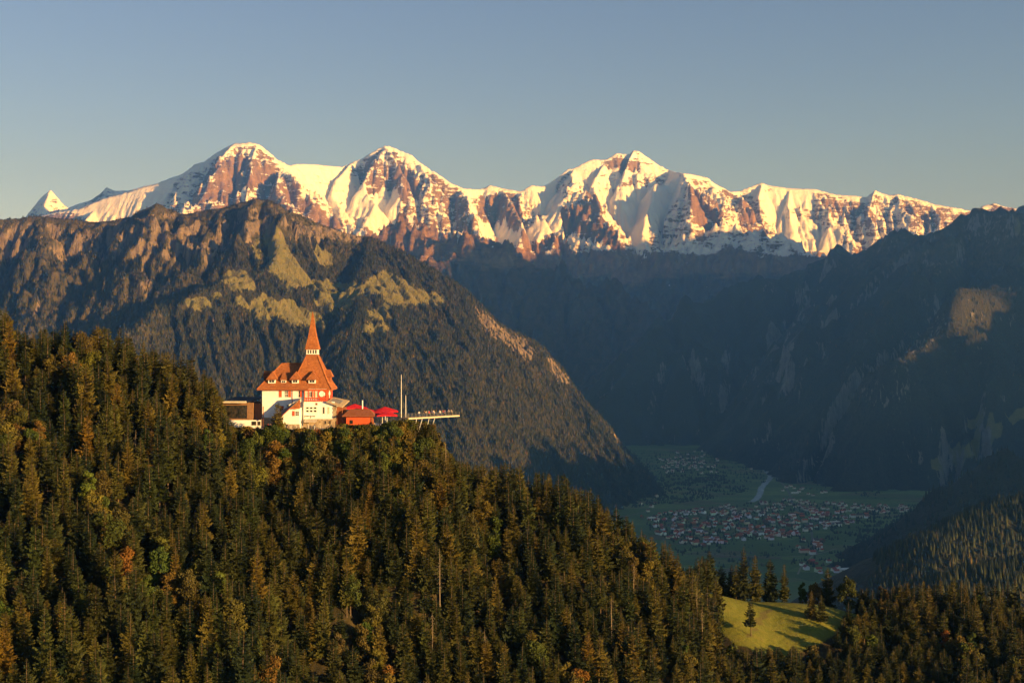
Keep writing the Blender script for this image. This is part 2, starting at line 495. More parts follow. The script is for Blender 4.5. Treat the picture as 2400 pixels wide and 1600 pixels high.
area(-0.24, (1900, 446), (1960, 458), (2020, 470), (2060, 530), (2040, 540), (1950, 500))
area(-0.22, (2090, 458), (2130, 460), (2200, 500), (2230, 540), (2150, 530), (2100, 480))
area(-0.20, (2190, 485), (2300, 495), (2260, 530), (2200, 520))
area(-0.30, (2320, 470), (2420, 490), (2420, 520), (2320, 500))
area(-0.9, (820, 560), (900, 545), (945, 510), (1000, 540), (1078, 566), (1096, 536), (1150, 565), (1260, 615), (1550, 720), (1550, 900), (800, 900), (800, 570))
field = blur((bias > 0.05).astype(float), 3)          # open snowfields and glaciers lie smooth
calm = 1 - 0.72 * field
hz = hz + (rg - 0.75) * 95 * above * free * calm + fbm(FX / 160, FY / 160, 4, 0.55, 21) * 22 * free * calm
hz = hz + (ridged(FX / 150, FY / 150, 4, 0.6, 35) - 0.7) * 46 * above * free * calm
hz0_ = hz.copy()
hz = erode(hz / 20.0, 420000, 48, 5, 0.28, 0.25, 3.5) * 20.0
hz = hz + (hz0_ - hz) * (0.25 + 0.5 * field)
hz = hz + fbm(FX / 70, FY / 70, 3, 0.65, 31) * 19 * free * calm

# snow cover: height, slope, aspect of the place, and the bare walls of the photograph
fpy = CY - F * (hz - CAMZ) / FY
slp, sgx, sgy = slope_of(FX, FY, blur(hz, 2))
snow = 0.83 - 0.26 * np.clip(slp - 1.0, -0.6, 1.2)
snow = snow + bias
snowline = 780 + (CY - (592 + 10 * fbm(FX / 500, FY / 500, 3, 0.6, 51))) / F * FY
snow -= 0.85 * sstep(40, -80, hz - snowline) * (bias < 0.3)
# old snow lying on ledges of the shaded foot
old = fbm(FX / 170, FY / 260, 4, 0.6, 61) * sstep(0.9, 0.45, slp)
snow += 0.62 * sstep(0.25, 0.5, old) * inpoly(fpx, fpy, [(1520, 550), (1900, 550), (1880, 600), (1700, 690), (1520, 690), (1480, 600)])
low = sstep(1900, 1250, hz + 150 * wob)
low = np.maximum(low, (bias < -0.8) * 0.45)
far_me = grid_mesh('mountain_range', FX, FY, hz, zmin=-20, attrs={'snow': snow, 'low': low})
far = link(bpy.data.objects.new('mountain_range', far_me))
far_me.materials.append(mat_alps())
tag(far, 'snow covered alpine range with sunlit rock walls under the sky', 'mountains', kind='structure')

# ------------------------------------------------------------------ the wooded mountain behind the restaurant
def mat_hill(name, rock_c=((0.06, 0.052, 0.042), (0.215, 0.178, 0.138)), dark=1.0):
    t = NT(name)
    mead = t.attr('meadow'); rk = t.attr('rock')
    n1 = t.noise(1 / 38.0, 8, 0.7); n2 = t.noise(1 / 9.0, 4, 0.6)
    vs = t.noise(1.0, 6, 0.6, t.mapping((1 / 16.0, 1 / 30.0, 1 / 110.0)), 0.4)
    forest = t.ramp(n2, [(0.3, (0.018, 0.022, 0.011)), (0.7, (0.045, 0.042, 0.02))])
    scrub = t.ramp(n1, [(0.3, (0.026, 0.032, 0.014)), (0.5, (0.060, 0.056, 0.026)), (0.7, (0.11, 0.09, 0.048))])
    grass = t.ramp(n1, [(0.3, (0.10, 0.11, 0.036)), (0.55, (0.15, 0.145, 0.05)), (0.75, (0.18, 0.155, 0.065))])
    rock = t.ramp(t.math('ADD', t.math('MULTIPLY', vs, 0.55), t.math('MULTIPLY', n1, 0.45)), [(0.36, rock_c[0]), (0.60, rock_c[1])])
    up = t.attr('scrub')
    c = t.mix(t.mapr(t.math('ADD', up, t.math('MULTIPLY', t.math('SUBTRACT', vs, 0.5), 1.2)), 0.4, 0.6), forest, scrub)
    c = t.mix(t.mapr(t.math('ADD', mead, t.math('MULTIPLY', t.math('SUBTRACT', n2, 0.5), 0.35)), 0.42, 0.58), c, grass)
    c = t.mix(t.mapr(t.math('ADD', rk, t.math('MULTIPLY', t.math('SUBTRACT', vs, 0.5), 1.3)), 0.45, 0.6), c, rock)
    t.bump(t.math('ADD', t.math('MULTIPLY', n1, 0.5), t.math('ADD', t.math('MULTIPLY', n2, 0.2), t.math('MULTIPLY', vs, 0.7))), 22.0, 1.0)
    return t.base(c)

MID = Terrain()
mwall = ([0, 120, 400, 1000, 2000, 3200], [0, 130, 370, 720, 1270, 1800])
mback = ([0, 60, 250, 3000], [0, 80, 400, 2600])
mcrest = [(-160, 520, 6900), (0, 513, 6900), (90, 506), (140, 511), (235, 521), (262, 516), (310, 506), (350, 498), (366, 478), (380, 480), (392, 489), (402, 486), (421, 500), (455, 497), (520, 486), (560, 474), (600, 467), (625, 466, 7000), (648, 474), (676, 492, 7000), (720, 510, 7050), (760, 526, 7100), (800, 540, 7150), (840, 552, 7200),
          (872, 554, 7200), (920, 578, 7220), (960, 603, 7240), (1000, 640, 7270), (1022, 671, 7300), (1046, 690, 7330), (1108, 722, 7400), (1160, 751, 7450), (1205, 774, 7500), (1242, 790, 7540), (1276, 813, 7580), (1300, 842, 7600), (1322, 864, 7640), (1336, 886, 7660), (1342, 906, 7680), (1386, 950, 7750), (1432, 1000, 7800), (1452, 1030, 7800), (1450, 1085, 7780)]
MID.ridge(seq(mcrest, 6950), mwall, mback)
bulge = ([0, 150, 500, 850, 1300], [0, 60, 260, 620, 1500])
MID.ridge(seq([(630, 470, 6950), (646, 520, 6780), (650, 575, 6600), (640, 622, 6420), (600, 640, 6280), (540, 652, 6150), (470, 680, 6000), (410, 715, 5850), (350, 755, 5700), (270, 800, 5500), (150, 900, 5200)], 6000), bulge, ([0, 60, 300, 900, 2500], [0, 40, 230, 700, 1700]))
MID.ridge(seq([(866, 556, 7180), (858, 600, 6960), (850, 650, 6700), (845, 690, 6400), (835, 745, 6150), (815, 830, 5800), (800, 950, 5400)], 6000), bulge)
MID.ridge(seq([(1046, 692, 7320), (1030, 712, 7050), (1000, 750, 6750), (985, 820, 6400), (980, 920, 6000), (990, 1050, 5600)], 6000), bulge, ([0, 100, 400, 700, 1000], [0, 70, 300, 640, 1300]))
MID.ridge(seq([(1240, 792, 7530), (1230, 850, 7250), (1215, 920, 7000), (1200, 1000, 6700), (1190, 1100, 6400)], 6000), bulge, ([0, 100, 300, 600], [0, 90, 380, 900]))
for pts in ([(366, 479, 6940), (360, 520, 6780), (345, 570, 6600), (330, 630, 6450)], [(520, 487, 6940), (500, 540, 6740), (470, 590, 6560), (440, 640, 6400)], [(600, 468, 6960), (585, 520, 6760), (575, 560, 6640)],
            [(235, 522, 6940), (225, 580, 6750), (215, 650, 6550), (200, 740, 6300)], [(90, 507, 6940), (100, 570, 6740), (110, 650, 6500), (100, 760, 6200)], [(430, 500, 6930), (415, 550, 6740), (395, 610, 6540)]):
    MID.ridge(seq(pts, 6500), ([0, 90, 260, 600, 1500], [0, 34, 170, 520, 1500]))
MX, MY = grid_axes(-3700, 1500, 4700, 8500, 10.0, 10.0)
mz = MID.height(MX, MY)
mpc = np.array(seq(mcrest, 6950))
mzc = np.interp(MX.ravel(), mpc[:, 0], mpc[:, 2]).reshape(MX.shape)
mfree = np.clip((mzc - mz) / 120, 0.08, 1)
mw = fbm(MX / 500, MY / 500, 4, 0.5, 71)
mpx = CX + F * MX / MY; mpy = CY - F * (mz - CAMZ) / MY
crag = sstep(640, 540, mpy + 60 * mw) * sstep(900, 760, mpx)           # craggy upper wall on the left
left = sstep(640, 430, mpx + (mpy - 600) * 0.9)
rough = np.clip(0.35 + crag + 0.7 * left, 0, 1.3)
mz = mz + (ridged(MX / 260 + 0.3 * mw, MY / 330 + 0.3 * mw, 6, 0.55, 73) - 0.75) * 42 * mfree * rough + fbm(MX / 90, MY / 90, 4, 0.55, 75) * 9 * mfree
mz0_ = mz.copy()
mz = erode(mz / 10.0, 240000, 45, 9, 0.25, 0.25, 3.0) * 10.0
mz = mz + (mz0_ - mz) * 0.45 + (fbm(MX / 140, MY / 140, 4, 0.6, 89)) * 26 * mfree * np.clip(rough - 0.3, 0, 1)
mz = mz + (fbm(MX / 34, MY / 34, 3, 0.65, 77) * 8 + (ridged(MX / 95, MY / 120, 4, 0.6, 79) - 0.7) * 22 + (ridged(MX / 42 + 0.4 * mw, MY / 120, 3, 0.6, 85) - 0.7) * 14) * mfree * np.clip(rough - 0.3, 0, 1)
mpy = CY - F * (mz - CAMZ) / MY
vx = mpx + 7 * fbm(MX / 60, MY / 60, 3, 0.6, 81); vy = mpy + 5 * fbm(MX / 60 + 5, MY / 60, 3, 0.6, 83)
mead = np.zeros(MX.shape)
MEADOWS = [[(622, 518), (650, 545), (665, 560), (678, 600), (700, 625), (725, 655), (742, 666), (700, 668), (682, 684), (668, 655), (635, 640), (632, 600), (626, 560)],
           [(512, 652), (560, 638), (592, 655), (588, 678), (560, 674), (530, 665)], [(720, 659), (800, 667), (860, 668), (900, 638), (925, 650), (972, 667), (965, 674), (1000, 690), (1048, 708), (1000, 711), (960, 706), (920, 700), (890, 690), (850, 682), (800, 677), (735, 674)],
           [(905, 700), (958, 704), (952, 716), (908, 716)], [(582, 722), (620, 693), (646, 710), (662, 710), (700, 724), (732, 740), (778, 756), (720, 764), (680, 757), (650, 742), (600, 740)],
           [(735, 690), (800, 694), (842, 688), (822, 716), (768, 727), (742, 712)], [(862, 736), (900, 728), (922, 746), (880, 747)], [(842, 764), (906, 763), (906, 779), (858, 776)],
           [(436, 706), (482, 703), (502, 716), (448, 717)], [(538, 706), (576, 700), (572, 713)], [(496, 690), (510, 684), (516, 706)], [(745, 590), (775, 600), (780, 625), (755, 618), (740, 600)], [(600, 555), (612, 570), (606, 610), (598, 600)]]
for P in MEADOWS:
    mead = np.where(inpoly(vx, vy, P), 1.0, mead)
mead = (blur(mead, 2) > 0.12).astype(float)
mslp, _, _ = slope_of(MX, MY, blur(mz, 1))
mrock = 0.0 + 0.40 * (mslp - 1.0) * (0.35 + crag) + 0.10 * crag + 0.05 * left + 0.22 * crag * fbm(MX / 80, MY / 140, 5, 0.65, 87)
for P in ([(325, 658), (350, 650), (372, 662), (400, 655), (396, 682), (360, 694), (328, 690)], [(1112, 716), (1140, 730), (1180, 768), (1240, 798), (1262, 836), (1232, 846), (1190, 812), (1130, 772)],
          [(1282, 826), (1336, 886), (1338, 906), (1290, 880)], [(255, 680), (268, 662), (262, 695)], [(80, 710), (96, 720), (92, 745), (80, 735)], [(690, 520), (860, 552), (850, 572), (700, 548)],
          [(130, 555), (170, 560), (165, 610), (140, 615)], [(420, 560), (520, 570), (440, 610)]):
    mrock = np.where(inpoly(vx, vy, P), np.maximum(mrock, 0.62), mrock)
mscrub = np.clip(0.15 + 0.75 * crag + 0.45 * left, 0, 1)
MZ = mz
hill_me = grid_mesh('mountain', MX, MY, mz, zmin=-15, attrs={'meadow': blur(mead, 1), 'rock': mrock, 'scrub': mscrub})
hill = link(bpy.data.objects.new('mountain', hill_me))
hill_me.materials.append(mat_hill('wooded_mountain_ground'))
tag(hill, 'wooded mountain with alpine meadows and a craggy crest behind the restaurant', 'mountain', kind='structure')

# ------------------------------------------------------------------ the shaded mountains on the right of the valley
RG = Terrain()
rw = ([0, 200, 700, 1800, 4000], [0, 170, 540, 1250, 2500])
RG.ridge(seq([(1400, 1000, 10200), (1425, 930, 10400), (1470, 850, 10700), (1530, 780, 11000), (1590, 730, 11300), (1660, 690, 11500), (1750, 662, 11700), (1850, 640, 11900), (1950, 603, 12000), (1985, 582, 11800), (2015, 568, 11500), (2075, 563, 11200), (2108, 553, 11000), (2180, 548, 10500), (2205, 532, 10300), (2230, 527, 10200), (2262, 511, 10000), (2300, 505, 9900), (2340, 508, 9800), (2400, 517, 9600), (2600, 520, 9200), (2900, 480, 8800)], 10000), rw)
RG.ridge(seq([(2300, 525, 13000), (2350, 496, 12800), (2390, 472, 12700), (2450, 452, 12600), (2700, 400, 12300), (3000, 330, 12000)], 12000), rw)
RG.ridge(seq([(2900, 600, 8900), (2500, 640, 8500), (2400, 673, 8300), (2330, 672, 8200), (2285, 690, 8100), (2220, 735, 7900), (2140, 800, 7700), (2085, 870, 7550), (2040, 960, 7400), (2010, 1050, 7250), (1985, 1110, 7150)], 7000), rw, rw)
RG.ridge(seq([(2262, 512, 9980), (2200, 600, 9500), (2120, 690, 9000), (2050, 790, 8500), (1980, 900, 8100), (1920, 1000, 7800), (1880, 1070, 7600)], 9000), rw)
RG.ridge(seq([(2075, 564, 11200), (2000, 640, 10800), (1930, 740, 10300), (1860, 840, 9900), (1780, 950, 9500), (1720, 1030, 9200)], 10000), rw)
RG.ridge(seq([(2800, 940, 4700), (2600, 1000, 4600), (2400, 1080, 4600), (2300, 1150, 4500), (2215, 1215, 4400), (2150, 1275, 4300), (2080, 1335, 4200)], 4500), ([0, 150, 600, 2000], [0, 40, 260, 1100]))
RG.ridge([(2400, 2900, 600), (2950, 4400, 680), (4800, 5000, 800), (6700, 7700, 2150), (7100, 9800, 3150), (7700, 11800, 3120), (8300, 13800, 3050), (8900, 15800, 3000)], ([0, 300, 1500, 5000], [0, 260, 1250, 3800]))  # unseen ridge added off to the right, heights set to shade the valley
RX, RY = grid_axes(400, 9800, 3000, 17000, 36.0, 36.0)
rz = RG.height(RX, RY)
rwob = fbm(RX / 900, RY / 900, 4, 0.5, 91)
rz = rz + (ridged(RX / 700 + 0.3 * rwob, RY / 700, 6, 0.55, 93) - 0.75) * 110 * np.clip(rz / 500, 0.0, 1)
rz = erode(rz / 36.0, 90000, 40, 12, 0.25, 0.25, 3.0) * 36.0
rpx = CX + F * RX / RY; rpy = CY - F * (rz - CAMZ) / RY
rslp, _, _ = slope_of(RX, RY, rz)
ux = rpx + 9 * fbm(RX / 150, RY / 150, 3, 0.6, 95); uy = rpy + 7 * fbm(RX / 150 + 5, RY / 150, 3, 0.6, 96)
rrock = 0.02 + 0.32 * (rslp - 1.1) + 0.2 * sstep(640, 540, rpy)
for P in ([(2235, 712), (2265, 722), (2190, 800), (2140, 850), (2100, 905), (2080, 880), (2130, 800), (2180, 750)], [(1780, 658), (1835, 660), (1835, 684), (1780, 686)], [(2150, 620), (2260, 590), (2200, 660)], [(1850, 1075), (1955, 1060), (1950, 1080), (1850, 1092)], [(2070, 575), (2110, 560), (2090, 600)]):
    rrock = np.where(inpoly(ux, uy, P), np.maximum(rrock, 0.42), rrock)
rmead = np.zeros(RX.shape)
for P in ([(2160, 1090), (2250, 1050), (2330, 1000), (2360, 1010), (2280, 1070), (2190, 1105)], [(2250, 985), (2400, 965), (2400, 985), (2280, 1000)], [(2360, 520), (2420, 525), (2420, 570)]):
    rmead = np.where(inpoly(ux, uy, P), 1.0, rmead)
rme = grid_mesh('mountain', RX, RY, rz, zmin=-15, attrs={'meadow': rmead, 'rock': rrock, 'scrub': np.clip(0.2 + 0.6 * sstep(700, 560, rpy), 0, 1)})
rob = link(bpy.data.objects.new('mountain', rme))
rme.materials.append(mat_hill('shaded_mountain_ground', ((0.07, 0.068, 0.066), (0.19, 0.185, 0.18))))
tag(rob, 'dark steep mountains in shade on the far side of the village', 'mountain', kind='structure')

# ------------------------------------------------------------------ the near hill that carries the restaurant, and the meadow knoll
NE_ = Terrain()
ncrest = [(-300, 800, 372), (-100, 835, 378), (60, 850, 384), (200, 862, 390), (330, 890, 396), (430, 930, 402), (500, 972, 407), (545, 1000, 410), (600, 1004, 412), (950, 990, 414), (985, 1010, 414), (1030, 1090, 412), (1100, 1160, 411), (1180, 1180, 410), (1250, 1198, 410), (1320, 1212, 410), (1400, 1262, 410), (1470, 1310, 410), (1540, 1370, 410), (1600, 1430, 410), (1650, 1490, 410), (1700, 1560, 410), (1760, 1650, 410), (1900, 1900, 410)]
NE_.ridge(seq(ncrest, 410), ([0, 9, 60, 160, 400], [0, 1.5, 37, 110, 290]), ([0, 8, 30, 200], [0, 2, 22, 190]))
kcrest = [(1560, 1420, 452), (1640, 1378, 456), (1700, 1392, 458), (1760, 1405, 460), (1830, 1405, 460), (1900, 1402, 460), (1960, 1415, 460), (2020, 1440, 460), (2100, 1440, 464), (2200, 1440, 468), (2320, 1450, 474), (2450, 1460, 480), (2700, 1480, 490)]
NE_.ridge(seq(kcrest, 460), ([0, 8, 40, 120, 400], [0, 1.0, 13, 55, 220]), ([0, 8, 30, 250], [0, 3, 18, 230]))
NX, NY = grid_axes(-260, 300, 200, 640, 2.5, 2.5)
nz = NE_.height(NX, NY)
nz = nz + fbm(NX / 30, NY / 30, 4, 0.5, 101) * 1.2 + fbm(NX / 9, NY / 9, 3, 0.5, 103) * 0.25
npx = CX + F * NX / NY; npy = CY - F * (nz - CAMZ) / NY
nzs = blur(nz, 60); ws = sstep(404, 396, NY) * sstep(800, 880, npx) * sstep(1250, 1120, npx)
nz = blur(nz, 6) * (1 - ws) + nzs * ws
flat = sstep(0.15, 0.0, np.maximum(np.abs((npx - 755) / 215) - 1, 0)) * sstep(392, 397, NY) * sstep(430, 422, NY)
nz = nz * (1 - flat) + np.minimum(nz, 755.0) * flat
zt_ = CAMZ - 203 * 400.0 / F
bank = zt_ - 0.75 - np.clip(393.6 - NY, 0, 60) * 0.92
bw = sstep(1.75, 0.95, np.abs((npx - 757) / 222)) * (NY < 394.5) * (NY > 352)
nz = np.where(bw > 0, nz + np.maximum(bank - nz, 0) * bw, nz)
npy = CY - F * (nz - CAMZ) / NY
MEAD_K = [(1655, 1375), (1720, 1405), (1790, 1400), (1900, 1395), (1960, 1410), (2040, 1455), (2000, 1470), (1950, 1490), (1910, 1512), (1860, 1545), (1800, 1540), (1740, 1515), (1700, 1490), (1675, 1440)]
wpx = npx + 6 * fbm(NX / 8, NY / 8, 2, 0.5, 105); wpy = npy + 4 * fbm(NX / 8 + 3, NY / 8, 2, 0.5, 106)
kn = (NY > 418)
nm = (inpoly(wpx, wpy, MEAD_K) & kn).astype(float)
track = (np.abs((npx - 1790) + (npy - 1440) * 0.75) < 6) & (npy > 1425) & (npy < 1490) & kn
def mat_near():
    t = NT('forest_floor_and_meadow')
    m = t.attr('meadow'); n = t.noise(0.35, 6, 0.65); n2 = t.noise(2.2, 4, 0.6)
    floor = t.ramp(n, [(0.3, (0.014, 0.013, 0.006)), (0.5, (0.030, 0.024, 0.010)), (0.7, (0.065, 0.045, 0.016))])
    grass = t.ramp(n, [(0.3, (0.10, 0.115, 0.014)), (0.55, (0.15, 0.15, 0.02)), (0.75, (0.17, 0.145, 0.03))])
    grass = t.mix(t.mapr(n2, 0.4, 0.75, 0, 0.5), grass, (0.085, 0.085, 0.016))
    c = t.mix(t.mapr(t.math('ADD', m, t.math('MULTIPLY', t.math('SUBTRACT', n2, 0.5), 0.5)), 0.4, 0.6), floor, grass)
    c = t.mix(t.mapr(t.attr('track'), 0.3, 0.7, 0, 0.7), c, (0.10, 0.08, 0.03))
    t.bump(t.math('ADD', n, t.math('MULTIPLY', n2, 0.35)), 0.6, 0.8)
    return t.base(c)
near_me = grid_mesh('hillside', NX, NY, nz, zmin=50, attrs={'meadow': blur(nm, 1), 'track': track.astype(float)})
near = link(bpy.data.objects.new('hillside', near_me))
near_me.materials.append(mat_near())
tag(near, 'steep wooded hillside below the restaurant with a sunlit meadow', 'hillside', kind='structure')

# wooded spur beyond the meadow knoll, on the right
SP = Terrain()
SP.ridge(seq([(2190, 1390, 1700), (2260, 1350, 1750), (2330, 1335, 1800), (2420, 1320, 1850), (2700, 1290, 1900)], 1800), ([0, 40, 200, 900], [0, 10, 110, 600]))
SP.ridge(seq([(2200, 1250, 2600), (2280, 1215, 2650), (2350, 1180, 2700), (2450, 1165, 2700), (2800, 1120, 2800)], 2600), ([0, 50, 250, 1200], [0, 12, 130, 800]))
SX, SY = grid_axes(450, 1500, 1400, 3300, 14.0, 14.0)
sz = SP.height(SX, SY) + fbm(SX / 120, SY / 120, 4, 0.5, 111) * 8
spur_me = grid_mesh('hillside', SX, SY, sz, zmin=-15, attrs={'meadow': np.zeros(SX.shape), 'rock': np.zeros(SX.shape), 'scrub': np.full(SX.shape, 0.2)})
spur = link(bpy.data.objects.new('hillside', spur_me))
spur_me.materials.append(bpy.data.materials['wooded_mountain_ground'])
tag(spur, 'low wooded spur above the valley beyond the meadow', 'hillside', kind='structure')

# ------------------------------------------------------------------ far woods: many small conifers, too many to count
def mat_needles(name, stops, from_attr):
    t = NT(name)
    if from_attr:
        v = t.attr('tone')
    else:
        v = t.node('ShaderNodeObjectInfo').outputs['Random']
    c = t.ramp(v, stops)
    if not from_attr:
        c = t.mix(1.0, c, t.node('ShaderNodeObjectInfo').outputs['Color'], 'MULTIPLY')
        n = t.noise(0.9, 3, 0.6)
        c = t.mix(t.mapr(n, 0.35, 0.7, 0, 0.45), c, tuple(x * 0.45 for x in stops[0][1]))
    t.b.inputs['Roughness'].default_value = 0.75
    return t.base(c)
M_FAR = mat_needles('far_conifers', [(0.0, (0.014, 0.022, 0.011)), (0.45, (0.026, 0.034, 0.014)), (0.75, (0.042, 0.046, 0.018)), (0.92, (0.07, 0.058, 0.02)), (1.0, (0.105, 0.07, 0.02))], True)
def cone_field(name, P, H, seed, ratio=0.2, label=None):
    g = np.random.default_rng(seed)
    n = len(P)
    k = 5
    a = g.random(n)[:, None] * 6.28 + np.arange(k)[None, :] * (2 * np.pi / k)
    r = (H * ratio * (0.8 + 0.4 * g.random(n)))[:, None] * (0.75 + 0.5 * g.random((n, k)))
    V = np.zeros((n, k + 1, 3))
    V[:, :k, 0] = P[:, 0:1] + np.cos(a) * r; V[:, :k, 1] = P[:, 1:2] + np.sin(a) * r
    V[:, :k, 2] = P[:, 2:3] + (H * 0.06)[:, None] - 1.5 * g.random((n, k)) - r * 0.3
    V[:, k] = P; V[:, k, 2] += H; V[:, k, 0] += (g.random(n) - 0.5) * H * 0.06
    b = (np.arange(n) * (k + 1))[:, None]
    i = np.arange(k)
    T = np.stack([b + i, b + (i + 1) % k, b + k + 0 * i], -1).reshape(-1, 3)
    me = np_mesh(name, V.reshape(-1, 3), T, False)
    tone = np.clip(0.42 + 0.24 * g.standard_normal(n) + 0.22 * fbm(P[:, 0] / 260, P[:, 1] / 260, 3, 0.5, 121), 0, 1)
    add_attr(me, 'tone', np.repeat(tone, k + 1))
    me.materials.append(M_FAR)
    o = link(bpy.data.objects.new(name, me))
    return tag(o, label, 'forest', kind='stuff')
def scatter(X, Y, Z, n, dens, seed):
    g = np.random.default_rng(seed)
    x = g.uniform(X[0, 0], X[0, -1], n); y = g.uniform(Y[0, 0], Y[-1, 0], n)
    d = bil(dens, X, Y, x, y)
    k = g.random(n) < d
    x, y = x[k], y[k]
    return np.stack([x, y, bil(Z, X, Y, x, y)], -1)
mcy = np.interp(MX.ravel(), mpc[:, 0], mpc[:, 1]).reshape(MX.shape)
dens = 0.95 * (1 - 0.97 * blur(mead, 1)) * sstep(0.72, 0.42, mrock + 0.18 * fbm(MX / 40, MY / 40, 3, 0.6, 131))
dens *= 1 - 0.88 * np.clip(crag * 1.15, 0, 1) * sstep(-0.15, 0.3, fbm(MX / 55, MY / 160, 5, 0.65, 133))
dens *= 1 - 0.75 * np.clip(left, 0, 1) * sstep(-0.1, 0.35, fbm(MX / 55, MY / 190, 4, 0.6, 135))
dens *= sstep(150, 40, MY - mcy) * (MZ > 5) * (np.abs(mpx - 1200) < 1320) * (mpy < 1350)
Pm = scatter(MX, MY, MZ, 300000, dens, 3)
g_ = np.random.default_rng(5)
Hm = g_.uniform(11, 25, len(Pm)) * (1 - 0.35 * np.clip(sstep(620, 520, CY - F * (Pm[:, 2] - CAMZ) / Pm[:, 1]), 0, 1))
Hm *= 1 - 0.45 * bil(blur(mead, 4), MX, MY, Pm[:, 0], Pm[:, 1])
cone_field('forest', Pm, Hm, 11, 0.17, 'dense conifer forest covering the mountain behind the restaurant')
rd = 0.9 * sstep(0.6, 0.35, rrock) * (1 - rmead) * (rpx > 1350) * (rpx < 2560) * (rz > 8) * (RY < 9500) * (RX < 3600) * sstep(620, 720, rpy)
Pr = scatter(RX, RY, rz, 230000, rd, 13)
cone_field('forest', Pr, g_.uniform(13, 27, len(Pr)), 17, 0.22, 'dark conifer forest on the shaded mountains beside the village')
Ps = scatter(SX, SY, sz, 42000, np.where((CX + F * SX / SY < 2560) & (CX + F * SX / SY > 2050), 0.75, 0.0) * (sz > 3), 23)
cone_field('forest', Ps, g_.uniform(11, 21, len(Ps)), 19, 0.2, 'sunlit conifer tops on the low spur beyond the meadow')

# ------------------------------------------------------------------ near trees
M_BARK = plain('bark', (0.10, 0.07, 0.045), 0.9, 0.35, 2.0)
M_SPRUCE = mat_needles('spruce_needles', [(0.0, (0.014, 0.024, 0.009)), (0.3, (0.026, 0.034, 0.010)), (0.6, (0.054, 0.057, 0.011)), (0.85, (0.088, 0.078, 0.013)), (1.0, (0.118, 0.086, 0.013))], False)
def mat_leaves():
    t = NT('broad_leaves')
    oi = t.node('ShaderNodeObjectInfo')
    n = t.noise(0.8, 4, 0.6)
    c = t.mix(t.mapr(n, 0.3, 0.75, 0.0, 0.7), oi.outputs['Color'], (0.35, 0.3, 0.22), 'MULTIPLY')
    return t.base(c)
M_LEAF = mat_leaves()

def tube(V, Fc, pts, rad, k=6):
    b = len(V)
    for (p, r) in zip(pts, rad):
        for j in range(k):
            a = j * 2 * math.pi / k
            V.append((p[0] + r * math.cos(a), p[1] + r * math.sin(a), p[2]))
    for i in range(len(pts) - 1):
        for j in range(k):
            a0 = b + i * k + j; a1 = b + i * k + (j + 1) % k
            Fc.append((a0, a1, a1 + k)); Fc.append((a0, a1 + k, a0 + k))

def make_spruce(seed, H=15.0, rad=2.6, sparse=0.0, bare=0.10, power=0.78, lop=0.0, top=0.985):
    """trunk and needle fronds as two meshes; every whorl of drooping branches is built"""
    g = random.Random(seed)
    tv, tf = [], []
    tube(tv, tf, [(0, 0, -1.2), (0, 0, H * 0.35), (g.uniform(-.1, .1), g.uniform(-.1, .1), H * 0.75), (0, 0, H)], [0.2, 0.15, 0.08, 0.01], 6)
    trunk = np_mesh('trunk', tv, tf)
    trunk.materials.append(M_BARK)
    V, T = [], []
    nlev = int(H * 2.4)
    for L in range(nlev):
        u = (L + g.random() * 0.6) / nlev
        z = H * (bare + (top - bare) * u)
        prof = rad * (1 - u) ** power * (0.8 + 0.35 * math.sin(u * 9 + seed) ** 2) * (0.55 + 0.45 * min(1, u / 0.12))
        nb = 9 if u < 0.6 else 7
        if g.random() < sparse: nb -= 4
        a0 = g.random() * 6.28
        for b in range(nb):
            if g.random() < 0.08 + sparse * 0.3: continue
            a = a0 + b * 6.283 / nb + g.uniform(-.25, .25)
            ln = prof * g.uniform(0.55, 1.18) * (1 + lop * math.cos(a - seed)) + 0.15
            dr = -0.34 + 0.7 * u + g.uniform(-.14, .12)
            ca, sa = math.cos(a), math.sin(a)
            def pt(s, w, dz=0.0):
                rr = ln * s
                zz = z + dr * rr - 0.10 * ln * math.sin(s * 2.4) + (0.10 * ln if s > 0.9 else 0)
                return (ca * rr - sa * w, sa * rr + ca * w, zz + dz)
            # a row of drooping twigs on either side of the branch
            nt = 5 if ln > 1.2 else 3
            for q in range(nt):
                s0 = 0.12 + 0.8 * q / nt
                s1 = s0 + 0.9 / nt
                wl = ln * 0.42 * (1.08 - s0) * g.uniform(0.7, 1.25)
                hang = -0.22 * wl - ln * g.uniform(0.03, 0.13)
                for sd in (-1, 1):
                    i0 = len(V)
                    V += [pt(s0, 0, 0.03 * ln), pt(s1 + 0.05, 0, 0.02 * ln), pt(min(1.1, s1 + g.uniform(0.02, 0.22)), sd * wl, hang)]
                    T.append((i0, i0 + 1, i0 + 2))
                i0 = len(V)
                V += [pt(s0, 0), pt(s1 + 0.1, 0), pt((s0 + s1) / 2 + g.uniform(-.08, .12), g.uniform(-.1, .1) * ln, -ln * g.uniform(0.14, 0.34))]
                T.append((i0, i0 + 1, i0 + 2))
            i0 = len(V)
            V += [pt(0.85, 0.07 * ln), pt(0.85, -0.07 * ln), pt(1.1, 0, 0.02)]
            T.append((i0, i0 + 1, i0 + 2))
    crown = np_mesh('crown', V, T)
    crown.materials.append(M_SPRUCE)
    return trunk, crown

